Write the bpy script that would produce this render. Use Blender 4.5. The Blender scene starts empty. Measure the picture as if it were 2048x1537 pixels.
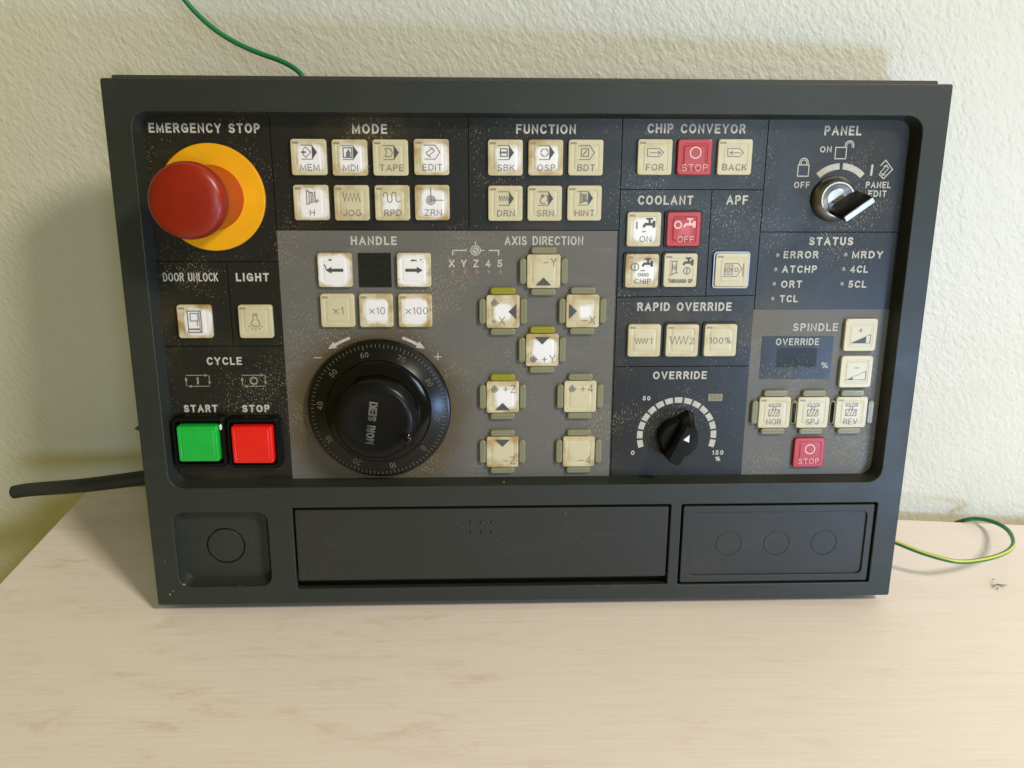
import bpy, bmesh, math, random
from mathutils import Vector, Matrix, Euler

# ------------------------------------------------------------------ camera, light, exposure
SC = bpy.context.scene
COL = SC.collection
LEAN = math.radians(12.0)          # the panel leans back against the wall
PW, PH = 400.0, 268.59             # front face of the panel, mm
LIFT = 0.006                       # its front lower edge floats this far above the table

cd = bpy.data.cameras.new('camera')
cam = bpy.data.objects.new('camera', cd); COL.objects.link(cam)
cd.sensor_width = 36.0; cd.sensor_fit = 'HORIZONTAL'; cd.lens = 29.883
cd.clip_start = 0.01; cd.clip_end = 30
r_, d_, f_ = Vector((0.9994, -0.0334, 0.0110)), Vector((-0.0051, -0.4468, -0.8946)), Vector((0.0347, 0.8940, -0.4467))
cam.matrix_world = Matrix(((r_.x, -d_.x, -f_.x, 0.1752), (r_.y, -d_.y, -f_.y, -0.3625), (r_.z, -d_.z, -f_.z, 0.3194), (0, 0, 0, 1)))
SC.camera = cam

wd = bpy.data.worlds.new("World"); SC.world = wd; wd.use_nodes = True
wn = wd.node_tree.nodes['Background']
wn.inputs['Color'].default_value = (1.0, 0.87, 0.24, 1); wn.inputs['Strength'].default_value = 0.22

def area(name, loc, target, power, color, sx, sy):
    l = bpy.data.lights.new(name, 'AREA'); l.shape = 'RECTANGLE'; l.size = sx; l.size_y = sy
    l.energy = power; l.color = color
    o = bpy.data.objects.new(name, l); COL.objects.link(o)
    o.location = loc
    o.rotation_euler = (Vector(target) - Vector(loc)).to_track_quat('-Z', 'Y').to_euler()
    return o
area('lamp', (1.216, -0.91, 1.363), (0.15, 0.0, 0.05), 25.5, (1.0, 0.90, 0.76), 0.26, 0.26)
area('window_light', (0.67, -0.54, 0.075), (0.30, 0.06, 0.18), 1.8, (0.38, 0.60, 1.0), 0.07, 0.07)
area('sky_light', (0.82, -1.86, 0.56), (0.30, 0.05, 0.2), 8.5, (0.60, 0.79, 1.0), 0.40, 0.40)
vs = SC.view_settings
vs.view_transform = 'Standard'; vs.look = 'None'; vs.exposure = 0.0; vs.gamma = 1.0; vs.use_curve_mapping = False

PW_H = (121.03, 163.27)                # centre of the handwheel on the face plate
def V(x, y, z): return Vector((x / 1000.0, -z / 1000.0, y / 1000.0))
# ------------------------------------------------------------------ materials
def new_mat(name):
    m = bpy.data.materials.new(name); m.use_nodes = True
    return m, m.node_tree, m.node_tree.nodes, m.node_tree.links, m.node_tree.nodes['Principled BSDF']
def plain(name, col, rough=0.5, metal=0.0, bump=0.0, bscale=1500, spec=0.5, coat=0.0, trans=0.0, var=0.0, vscale=60):
    m, nt, N, L, p = new_mat(name)
    p.inputs['Base Color'].default_value = (*col, 1); p.inputs['Roughness'].default_value = rough
    p.inputs['Metallic'].default_value = metal; p.inputs['Specular IOR Level'].default_value = spec
    p.inputs['Coat Weight'].default_value = coat; p.inputs['Coat Roughness'].default_value = 0.08
    p.inputs['Transmission Weight'].default_value = trans
    tc = N.new('ShaderNodeTexCoord')
    if bump:
        n = N.new('ShaderNodeTexNoise'); n.inputs['Scale'].default_value = bscale; n.inputs['Detail'].default_value = 3
        b = N.new('ShaderNodeBump'); b.inputs['Strength'].default_value = bump; b.inputs['Distance'].default_value = 0.0004
        L.new(tc.outputs['Object'], n.inputs['Vector']); L.new(n.outputs['Fac'], b.inputs['Height']); L.new(b.outputs['Normal'], p.inputs['Normal'])
    if var:
        n = N.new('ShaderNodeTexNoise'); n.inputs['Scale'].default_value = vscale; n.inputs['Detail'].default_value = 6
        r = N.new('ShaderNodeValToRGB'); r.color_ramp.elements[0].position = 0.3; r.color_ramp.elements[1].position = 0.7
        r.color_ramp.elements[0].color = (*[c * (1 - var) for c in col], 1); r.color_ramp.elements[1].color = (*[min(1, c * (1 + var)) for c in col], 1)
        L.new(tc.outputs['Object'], n.inputs['Vector']); L.new(n.outputs['Fac'], r.inputs['Fac']); L.new(r.outputs['Color'], p.inputs['Base Color'])
    return m

def mixc(N, L, fac, a, b):
    n = N.new('ShaderNodeMix'); n.data_type = 'RGBA'
    for sock, v in ((n.inputs[0], fac), (n.inputs[6], a), (n.inputs[7], b)):
        if isinstance(v, (int, float)): sock.default_value = v
        elif isinstance(v, tuple): sock.default_value = (*v, 1)
        else: L.new(v, sock)
    return n.outputs[2]
def math_n(N, L, op, a, b=None, c=None, clamp=False):
    n = N.new('ShaderNodeMath'); n.operation = op; n.use_clamp = clamp
    for i, v in enumerate((a, b, c)):
        if v is None: continue
        if isinstance(v, (int, float)): n.inputs[i].default_value = v
        else: L.new(v, n.inputs[i])
    return n.outputs[0]
def ramp01(N, L, val, lo, hi):
    n = N.new('ShaderNodeMapRange'); n.interpolation_type = 'SMOOTHSTEP'
    n.inputs['From Min'].default_value = lo; n.inputs['From Max'].default_value = hi
    L.new(val, n.inputs['Value']); return n.outputs['Result']
def noise(N, L, vec, scale, detail=3, rough=0.5, dist=0.0):
    n = N.new('ShaderNodeTexNoise'); n.inputs['Scale'].default_value = scale; n.inputs['Detail'].default_value = detail
    n.inputs['Roughness'].default_value = rough; n.inputs['Distortion'].default_value = dist
    L.new(vec, n.inputs['Vector']); return n.outputs['Fac']
def mapping(N, L, vec, scale=(1, 1, 1), rot=(0, 0, 0), loc=(0, 0, 0)):
    n = N.new('ShaderNodeMapping'); n.inputs['Scale'].default_value = scale; n.inputs['Rotation'].default_value = rot; n.inputs['Location'].default_value = loc
    L.new(vec, n.inputs['Vector']); return n.outputs['Vector']

def dusty(name, col, rough, fleck_amount=0.5, grime=(0.16, 0.11, 0.04), stain=False):
    HANDC = (PW_H[0] - PW / 2, PH - PW_H[1])
    """dark painted sheet with pale chips, faint oily grime and a fine grain"""
    m, nt, N, L, p = new_mat(name)
    tc = N.new('ShaderNodeTexCoord').outputs['Object']
    fl = mapping(N, L, tc, (1.0, 1.0, 0.42), (0, math.radians(-38), 0))
    f1 = noise(N, L, fl, 1900, 2, 0.5)
    reg = noise(N, L, tc, 26, 4, 0.62)
    thr = math_n(N, L, 'MULTIPLY_ADD', ramp01(N, L, reg, 0.30, 0.66), -0.125 * fleck_amount / 0.5, 0.77)
    fm = math_n(N, L, 'MULTIPLY', math_n(N, L, 'SUBTRACT', f1, thr), 22.0, clamp=True)
    gr = math_n(N, L, 'MULTIPLY', ramp01(N, L, noise(N, L, tc, 17, 5, 0.6), 0.5, 0.78), 0.35)
    gn = noise(N, L, tc, 900, 2)
    c0 = mixc(N, L, math_n(N, L, 'MULTIPLY', gn, 0.6), col, tuple(c * 1.7 for c in col))
    c1 = mixc(N, L, gr, c0, grime)
    sm = noise(N, L, mapping(N, L, tc, (30, 1, 95), (0, math.radians(24), 0)), 1.0, 5, 0.62, 0.5)
    c1 = mixc(N, L, math_n(N, L, 'MULTIPLY', ramp01(N, L, sm, 0.54, 0.80), 0.30), c1, tuple(c * 2.4 + 0.004 for c in col))
    if stain:
        ds = N.new('ShaderNodeVectorMath'); ds.operation = 'DISTANCE'; L.new(tc, ds.inputs[0]); ds.inputs[1].default_value = V(HANDC[0] - 3.0, HANDC[1] - 2.0, -9)
        rg = ramp01(N, L, math_n(N, L, 'MULTIPLY', math_n(N, L, 'MULTIPLY_ADD', noise(N, L, tc, 45, 4), 0.016, ds.outputs['Value']), -1.0), -0.066, -0.044)
        c1 = mixc(N, L, math_n(N, L, 'MULTIPLY', rg, 0.75), c1, (0.080, 0.050, 0.013))
    c2 = mixc(N, L, math_n(N, L, 'MULTIPLY', fm, 0.80), c1, (0.36, 0.29, 0.17))
    L.new(c2, p.inputs['Base Color']); p.inputs['Specular IOR Level'].default_value = 0.42
    L.new(math_n(N, L, 'MULTIPLY_ADD', math_n(N, L, 'SUBTRACT', noise(N, L, tc, 33, 5, 0.65), 0.5), 0.30, rough), p.inputs['Roughness'])
    b = N.new('ShaderNodeBump'); b.inputs['Strength'].default_value = 0.22; b.inputs['Distance'].default_value = 0.0003
    L.new(noise(N, L, tc, 1800, 3), b.inputs['Height']); L.new(b.outputs['Normal'], p.inputs['Normal'])
    return m

def key_mat(name, base, edge, centre):
    """worn key cap: dirty rim, clean worn patch. object colour = (patch size, dirt, seed)"""
    m, nt, N, L, p = new_mat(name)
    tc = N.new('ShaderNodeTexCoord').outputs['Object']
    oi = N.new('ShaderNodeObjectInfo')
    sp = N.new('ShaderNodeSeparateColor'); L.new(oi.outputs['Color'], sp.inputs[0])
    off = N.new('ShaderNodeCombineXYZ'); L.new(math_n(N, L, 'MULTIPLY', sp.outputs[2], 7.0), off.inputs[0]); L.new(math_n(N, L, 'MULTIPLY', sp.outputs[2], 3.0), off.inputs[2])
    va = N.new('ShaderNodeVectorMath'); va.operation = 'ADD'; L.new(tc, va.inputs[0]); L.new(off.outputs[0], va.inputs[1])
    v = va.outputs[0]
    sx = N.new('ShaderNodeSeparateXYZ'); L.new(tc, sx.inputs[0])
    ox = math_n(N, L, 'MULTIPLY_ADD', sp.outputs[2], 0.0022, -0.0004)
    dx = math_n(N, L, 'ABSOLUTE', math_n(N, L, 'SUBTRACT', sx.outputs[0], ox)); dz = math_n(N, L, 'ABSOLUTE', math_n(N, L, 'ADD', sx.outputs[2], 0.0003))
    d4 = math_n(N, L, 'POWER', math_n(N, L, 'ADD', math_n(N, L, 'POWER', math_n(N, L, 'MULTIPLY', dx, 118.0), 4.0), math_n(N, L, 'POWER', math_n(N, L, 'MULTIPLY', dz, 118.0), 4.0)), 0.25)
    nz = noise(N, L, v, 170, 3, 0.5)
    d = math_n(N, L, 'MULTIPLY_ADD', math_n(N, L, 'SUBTRACT', nz, 0.5), 0.42, d4)
    e = math_n(N, L, 'SUBTRACT', sp.outputs[0], d)
    patch = math_n(N, L, 'MULTIPLY', ramp01(N, L, e, -0.12, 0.16), math_n(N, L, 'GREATER_THAN', sp.outputs[0], 0.05))
    big = noise(N, L, v, 120, 3, 0.5)
    dirt = math_n(N, L, 'MULTIPLY', math_n(N, L, 'MULTIPLY', ramp01(N, L, big, 0.36, 0.68), sp.outputs[1]), ramp01(N, L, d, 0.35, 1.0))
    crust = math_n(N, L, 'MULTIPLY', ramp01(N, L, noise(N, L, v, 330, 4, 0.6), 0.60, 0.80), math_n(N, L, 'MULTIPLY', sp.outputs[1], ramp01(N, L, d, 0.62, 1.05)))
    c = mixc(N, L, dirt, base, edge)
    c = mixc(N, L, patch, c, centre)
    c = mixc(N, L, crust, c, tuple(x * 0.30 for x in edge))
    L.new(c, p.inputs['Base Color'])
    p.inputs['Roughness'].default_value = 0.34
    p.inputs['Subsurface Weight'].default_value = 0.0
    b = N.new('ShaderNodeBump'); b.inputs['Strength'].default_value = 0.15; b.inputs['Distance'].default_value = 0.0003
    L.new(nz, b.inputs['Height']); L.new(b.outputs['Normal'], p.inputs['Normal'])
    return m

def wall_mat():
    m, nt, N, L, p = new_mat('painted_plaster')
    tc = N.new('ShaderNodeTexCoord').outputs['Object']
    w = mapping(N, L, tc, (1, 1, 1.0), (0, math.radians(35), 0))
    w2 = mapping(N, L, w, (1.25, 1, 0.8))
    n1 = noise(N, L, w2, 260, 3, 0.55, 0.0); n2 = noise(N, L, w2, 420, 3, 0.5); n3 = noise(N, L, tc, 45, 2)
    h = math_n(N, L, 'ADD', math_n(N, L, 'ADD', n1, math_n(N, L, 'MULTIPLY', n2, 0.45)), math_n(N, L, 'MULTIPLY', n3, 0.9))
    b = N.new('ShaderNodeBump'); b.inputs['Strength'].default_value = 0.66; b.inputs['Distance'].default_value = 0.0010
    L.new(h, b.inputs['Height']); L.new(b.outputs['Normal'], p.inputs['Normal'])
    c = mixc(N, L, ramp01(N, L, noise(N, L, tc, 6, 4), 0.3, 0.7), (0.71, 0.70, 0.60), (0.76, 0.75, 0.66))
    L.new(c, p.inputs['Base Color']); p.inputs['Roughness'].default_value = 0.38
    return m

def table_mat():
    m, nt, N, L, p = new_mat('bleached_wood')
    tc = N.new('ShaderNodeTexCoord').outputs['Object']
    g = mapping(N, L, tc, (4.0, 230.0, 1.0), (0, 0, math.radians(1.5)))
    g1 = noise(N, L, g, 3.2, 6, 0.65, 0.5)
    g2 = noise(N, L, mapping(N, L, tc, (9.0, 420.0, 1.0), (0, 0, math.radians(1.0))), 4.0, 3, 0.6)
    big = noise(N, L, mapping(N, L, tc, (4.0, 10.0, 1)), 1.6, 4, 0.6)
    c = mixc(N, L, ramp01(N, L, g1, 0.28, 0.72), (0.77, 0.68, 0.62), (0.83, 0.75, 0.70))
    c = mixc(N, L, math_n(N, L, 'MULTIPLY', ramp01(N, L, g2, 0.54, 0.82), 0.42), c, (0.62, 0.51, 0.41))
    c = mixc(N, L, math_n(N, L, 'MULTIPLY', ramp01(N, L, big, 0.35, 0.75), 0.25), c, (0.85, 0.78, 0.72))
    # brown smudges: short streaks along the grain, thicker towards the left where the top is worn
    s = noise(N, L, mapping(N, L, tc, (17.0, 60.0, 1.0), (0, 0, math.radians(2))), 1.3, 7, 0.78, 0.4)
    reg = noise(N, L, tc, 9, 2)
    sx = N.new('ShaderNodeSeparateXYZ'); L.new(tc, sx.inputs[0])
    left = ramp01(N, L, math_n(N, L, 'MULTIPLY', sx.outputs[0], -1.0), -0.42, 0.05)
    s = math_n(N, L, 'MULTIPLY', math_n(N, L, 'MULTIPLY', ramp01(N, L, s, 0.50, 0.74), ramp01(N, L, reg, 0.34, 0.62)), math_n(N, L, 'MULTIPLY_ADD', left, 0.32, 0.14))
    c = mixc(N, L, s, c, (0.40, 0.24, 0.11))
    # tiny dark specks
    k = noise(N, L, mapping(N, L, tc, (1, 1.6, 1)), 190, 1)
    kr = noise(N, L, tc, 24, 2)
    k = math_n(N, L, 'MULTIPLY', ramp01(N, L, k, 0.805, 0.86), ramp01(N, L, kr, 0.42, 0.6))
    c = mixc(N, L, math_n(N, L, 'MULTIPLY', k, 0.7), c, (0.10, 0.075, 0.05))
    L.new(c, p.inputs['Base Color'])
    L.new(math_n(N, L, 'MULTIPLY_ADD', g1, 0.2, 0.36), p.inputs['Roughness'])
    b = N.new('ShaderNodeBump'); b.inputs['Strength'].default_value = 0.25; b.inputs['Distance'].default_value = 0.0004
    L.new(g2, b.inputs['Height']); L.new(b.outputs['Normal'], p.inputs['Normal'])
    return m

M = {}
M['frame'] = dusty('dark_grey_plastic', (0.0185, 0.0225, 0.0190), 0.44, 0.22, (0.040, 0.038, 0.028))
M['cover'] = dusty('dark_cover_plastic', (0.0200, 0.0210, 0.0185), 0.46, 0.22, (0.045, 0.038, 0.022))
M['void'] = plain('gap_black', (0.006, 0.006, 0.006), 0.8)
M['rear'] = plain('rear_metal', (0.05, 0.05, 0.045), 0.5)
M['dark'] = dusty('charcoal_faceplate', (0.0110, 0.0108, 0.0095), 0.335, 0.66)
M['grey'] = dusty('grey_faceplate', (0.106, 0.101, 0.090), 0.52, 0.80, (0.16, 0.13, 0.06), True)
M['groove'] = plain('groove', (0.003, 0.003, 0.003), 0.8, spec=0.1)
M['print'] = plain('white_print', (0.50, 0.48, 0.42), 0.55, var=0.14, vscale=500)
M['print_dim'] = plain('faded_print', (0.26, 0.24, 0.18), 0.6, var=0.25, vscale=400)
M['key'] = key_mat('cream_key', (0.60, 0.545, 0.36), (0.38, 0.235, 0.07), (0.84, 0.82, 0.83))
M['redkey'] = key_mat('red_key', (0.44, 0.020, 0.022), (0.28, 0.02, 0.02), (0.56, 0.07, 0.10))
M['legend'] = plain('key_legend', (0.18, 0.175, 0.17), 0.5, var=0.25, vscale=300)
M['legend_dark'] = plain('dark_key_legend', (0.07, 0.07, 0.07), 0.5)
M['legend_red'] = plain('pale_legend', (0.80, 0.52, 0.46), 0.5)
M['lampbar'] = plain('unlit_lamp', (0.30, 0.24, 0.16), 0.4)
M['guard'] = plain('clear_guard', (0.215, 0.21, 0.122), 0.42, coat=0.05)
M['guard_green'] = plain('green_guard', (0.27, 0.255, 0.010), 0.42, coat=0.05)
M['steel'] = plain('key_bezel', (0.36, 0.37, 0.40), 0.42, metal=1.0)
M['yellow'] = plain('estop_yellow', (0.84, 0.40, 0.003), 0.4, var=0.06, vscale=80)
M['red'] = plain('estop_red', (0.26, 0.012, 0.002), 0.34, var=0.12, vscale=60)
M['orange'] = plain('estop_collar', (0.42, 0.035, 0.004), 0.35)
M['green_lens'] = plain('green_lens', (0.008, 0.44, 0.05), 0.3, var=0.08, vscale=150)
M['red_lens'] = plain('red_lens', (0.78, 0.012, 0.006), 0.3, var=0.05, vscale=150)
M['black'] = plain('black_plastic', (0.005, 0.005, 0.005), 0.30, spec=0.22, var=0.1)
M['gloss'] = plain('glossy_black', (0.003, 0.003, 0.003), 0.12, spec=0.3)
M['dial'] = plain('dial_black', (0.004, 0.004, 0.0045), 0.28, spec=0.35)
M['ink'] = plain('dial_ink', (0.15, 0.13, 0.08), 0.5)
M['silver'] = plain('silver_foil', (0.13, 0.13, 0.125), 0.42, metal=0.4, var=0.85, vscale=160)
M['chrome'] = plain('worn_chrome', (0.46, 0.46, 0.45), 0.36, metal=1.0, var=0.1, vscale=200)
M['bronze'] = plain('lock_bezel', (0.36, 0.35, 0.33), 0.30, metal=1.0, var=0.15, vscale=200)
M['glass'] = plain('dark_window', (0.012, 0.014, 0.013), 0.22, var=0.4, vscale=700)
M['lcd'] = dusty('dusty_window', (0.006, 0.010, 0.010), 0.5, 0.7, (0.03, 0.03, 0.03))
M['ledoff'] = plain('unlit_led', (0.24, 0.24, 0.22), 0.4)
M['ledred'] = plain('unlit_red_led', (0.26, 0.15, 0.10), 0.4)
M['marker'] = plain('marker_white', (0.8, 0.79, 0.76), 0.5)
M['wire_green'] = plain('wire_green', (0.012, 0.17, 0.065), 0.34)
M['wire_yellow'] = plain('wire_yellow', (0.62, 0.58, 0.09), 0.34)
M['rubber'] = plain('black_rubber', (0.022, 0.022, 0.018), 0.55, bump=0.3, bscale=900)
M['lint'] = plain('grey_lint', (0.22, 0.20, 0.19), 0.9)
M['amber'] = plain('amber_square', (0.27, 0.23, 0.14), 0.5)
M['wall'] = wall_mat(); M['table'] = table_mat()

# ------------------------------------------------------------------ mesh helpers (mm: x right, y up, z out of the face)
def V(x, y, z): return Vector((x / 1000.0, -z / 1000.0, y / 1000.0))
class MB:
    def __init__(s): s.v = []; s.f = []; s.mi = []; s.m = 0
    def poly(s, pts):
        b = len(s.v); s.v += [V(*p) for p in pts]; s.f.append(tuple(range(b, b + len(pts)))); s.mi.append(s.m)
    def loft(s, rings, close_first=False, close_last=False):
        n = len(rings[0]); b = len(s.v)
        for r in rings: s.v += [V(*p) for p in r]
        for i in range(len(rings) - 1):
            for k in range(n):
                k2 = (k + 1) % n
                s.f.append((b + i * n + k, b + i * n + k2, b + (i + 1) * n + k2, b + (i + 1) * n + k)); s.mi.append(s.m)
        if close_first: s.f.append(tuple(b + k for k in reversed(range(n)))); s.mi.append(s.m)
        if close_last: s.f.append(tuple(b + (len(rings) - 1) * n + k for k in range(n))); s.mi.append(s.m)
    def lathe(s, prof, cx=0, cy=0, n=64, close=True):
        rings = [[(cx + r * math.cos(2 * math.pi * k / n), cy + r * math.sin(2 * math.pi * k / n), z) for k in range(n)] for r, z in prof]
        s.loft(rings, False, close)
    def box(s, x0, x1, y0, y1, z0, z1, r=0.0, bev=0.0, cx=0, cy=0):
        rr = lambda ins: rrect(x0 + ins, x1 - ins, y0 + ins, y1 - ins, max(r - ins * 0.5, 0.0))
        if bev:
            rings = [[(x, y, z0) for x, y in rr(0)], [(x, y, z1 - bev) for x, y in rr(0)], [(x, y, z1 - bev * 0.3) for x, y in rr(bev * 0.3)], [(x, y, z1) for x, y in rr(bev)]]
        else: rings = [[(x, y, z0) for x, y in rr(0)], [(x, y, z1) for x, y in rr(0)]]
        s.loft(rings, True, True)
    def stroke(s, pts, w, z, cap=True, dz=0.0):
        """flat ribbon of width w along pts"""
        pts = [Vector(p) for p in pts]
        closed = (pts[0] - pts[-1]).length < 1e-6 and len(pts) > 2
        if closed: pts = pts[:-1]
        n = len(pts); h = w / 2
        if cap and not closed:
            d0 = (pts[0] - pts[1]).normalized(); d1 = (pts[-1] - pts[-2]).normalized()
            pts[0] = pts[0] + d0 * h; pts[-1] = pts[-1] + d1 * h
        Ls, Rs = [], []
        for i in range(n):
            a = pts[(i - 1) % n] if (closed or i) else None
            c = pts[(i + 1) % n] if (closed or i < n - 1) else None
            if a is None: t1 = t2 = (c - pts[i]).normalized()
            elif c is None: t1 = t2 = (pts[i] - a).normalized()
            else: t1 = (pts[i] - a).normalized(); t2 = (c - pts[i]).normalized()
            n1 = Vector((-t1.y, t1.x)); n2 = Vector((-t2.y, t2.x)); mt = n1 + n2
            if mt.length < 0.2: mt = n1
            mt.normalize(); k = min(h / max(mt.dot(n1), 0.35), h * 1.9)
            Ls.append(pts[i] + mt * k); Rs.append(pts[i] - mt * k)
        b = len(s.v)
        for l, r in zip(Ls, Rs): s.v += [V(l.x, l.y, z), V(r.x, r.y, z)]
        for i in range(n if closed else n - 1):
            j = (i + 1) % n
            s.f.append((b + 2 * i, b + 2 * i + 1, b + 2 * j + 1, b + 2 * j)); s.mi.append(s.m)
    def build(s, name, mats, parent=None, loc=None, smooth=True, ang=35):
        me = bpy.data.meshes.new(name); me.from_pydata(s.v, [], s.f)
        for m in (mats if isinstance(mats, (list, tuple)) else [mats]): me.materials.append(m)
        me.polygons.foreach_set('material_index', s.mi)
        bm = bmesh.new(); bm.from_mesh(me); bmesh.ops.remove_doubles(bm, verts=bm.verts, dist=1e-7)
        bmesh.ops.recalc_face_normals(bm, faces=bm.faces); bm.to_mesh(me); bm.free()
        if smooth:
            me.shade_smooth(); me.set_sharp_from_angle(angle=math.radians(ang))
            for p in me.polygons:
                if abs(p.normal.y) > 0.9995: p.use_smooth = False
        return link(name, me, parent, loc)
def link(name, me, parent=None, loc=None):
    o = bpy.data.objects.new(name, me); COL.objects.link(o)
    if parent: o.parent = parent
    if loc is not None: o.location = loc
    return o
def rrect(x0, x1, y0, y1, r, n=6):
    if r <= 0: return [(x0, y0), (x1, y0), (x1, y1), (x0, y1)]
    pts = []
    for cx, cy, a0 in ((x1 - r, y0 + r, -90), (x1 - r, y1 - r, 0), (x0 + r, y1 - r, 90), (x0 + r, y0 + r, 180)):
        for k in range(n + 1):
            a = math.radians(a0 + 90 * k / n); pts.append((cx + r * math.cos(a), cy + r * math.sin(a)))
    return pts
def circ(cx, cy, r, n=40): return [(cx + r * math.cos(2 * math.pi * k / n), cy + r * math.sin(2 * math.pi * k / n)) for k in range(n)]
def arc(cx, cy, rx, ry, a0, a1, n=10):
    return [(cx + rx * math.cos(math.radians(a0 + (a1 - a0) * k / n)), cy + ry * math.sin(math.radians(a0 + (a1 - a0) * k / n))) for k in range(n + 1)]
def ring_pts(cx, cy, r, n=28): return arc(cx, cy, r, r, 0, 360, n)
def plate_with_holes(outer, holes, z0, z1, bev):
    """flat plate (mm) filled between outlines, its edges rounded; returns a bmesh-ready mesh in the local frame"""
    cu = bpy.data.curves.new('plate', 'CURVE'); cu.dimensions = '2D'; cu.fill_mode = 'BOTH'
    for o in [outer] + holes:
        sp = cu.splines.new('POLY'); sp.points.add(len(o) - 1); sp.use_cyclic_u = True
        for p, q in zip(sp.points, o): p.co = (q[0], q[1], 0, 1)
    cu.extrude = (z1 - z0) / 2 - bev; cu.bevel_depth = bev; cu.bevel_resolution = 2; cu.offset = -bev
    ob = bpy.data.objects.new('plate', cu); COL.objects.link(ob)
    dg = bpy.context.evaluated_depsgraph_get()
    me = bpy.data.meshes.new_from_object(ob.evaluated_get(dg))
    bpy.data.objects.remove(ob); bpy.data.curves.remove(cu)
    zc = (z0 + z1) / 2
    for v in me.vertices: x, y, z = v.co; v.co = V(x, y, z + zc)
    me.materials.clear()
    return me
def join_meshes(name, meshes, mats, parent, loc=None, ang=35):
    bm = bmesh.new()
    for me, mi in meshes:
        n0 = len(bm.faces); bm.from_mesh(me); bm.faces.ensure_lookup_table()
        for f in bm.faces[n0:]: f.material_index = mi
        bpy.data.meshes.remove(me)
    bmesh.ops.remove_doubles(bm, verts=bm.verts, dist=1e-7)
    me = bpy.data.meshes.new(name); bm.to_mesh(me); bm.free()
    for m in mats: me.materials.append(m)
    me.shade_smooth(); me.set_sharp_from_angle(angle=math.radians(ang))
    for p in me.polygons:
        if abs(p.normal.y) > 0.9995: p.use_smooth = False
    return link(name, me, parent, loc)
def mb_mesh(mb):
    me = bpy.data.meshes.new('tmp'); me.from_pydata(mb.v, [], mb.f)
    bm = bmesh.new(); bm.from_mesh(me); bmesh.ops.recalc_face_normals(bm, faces=bm.faces); bm.to_mesh(me); bm.free()
    return me

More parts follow.
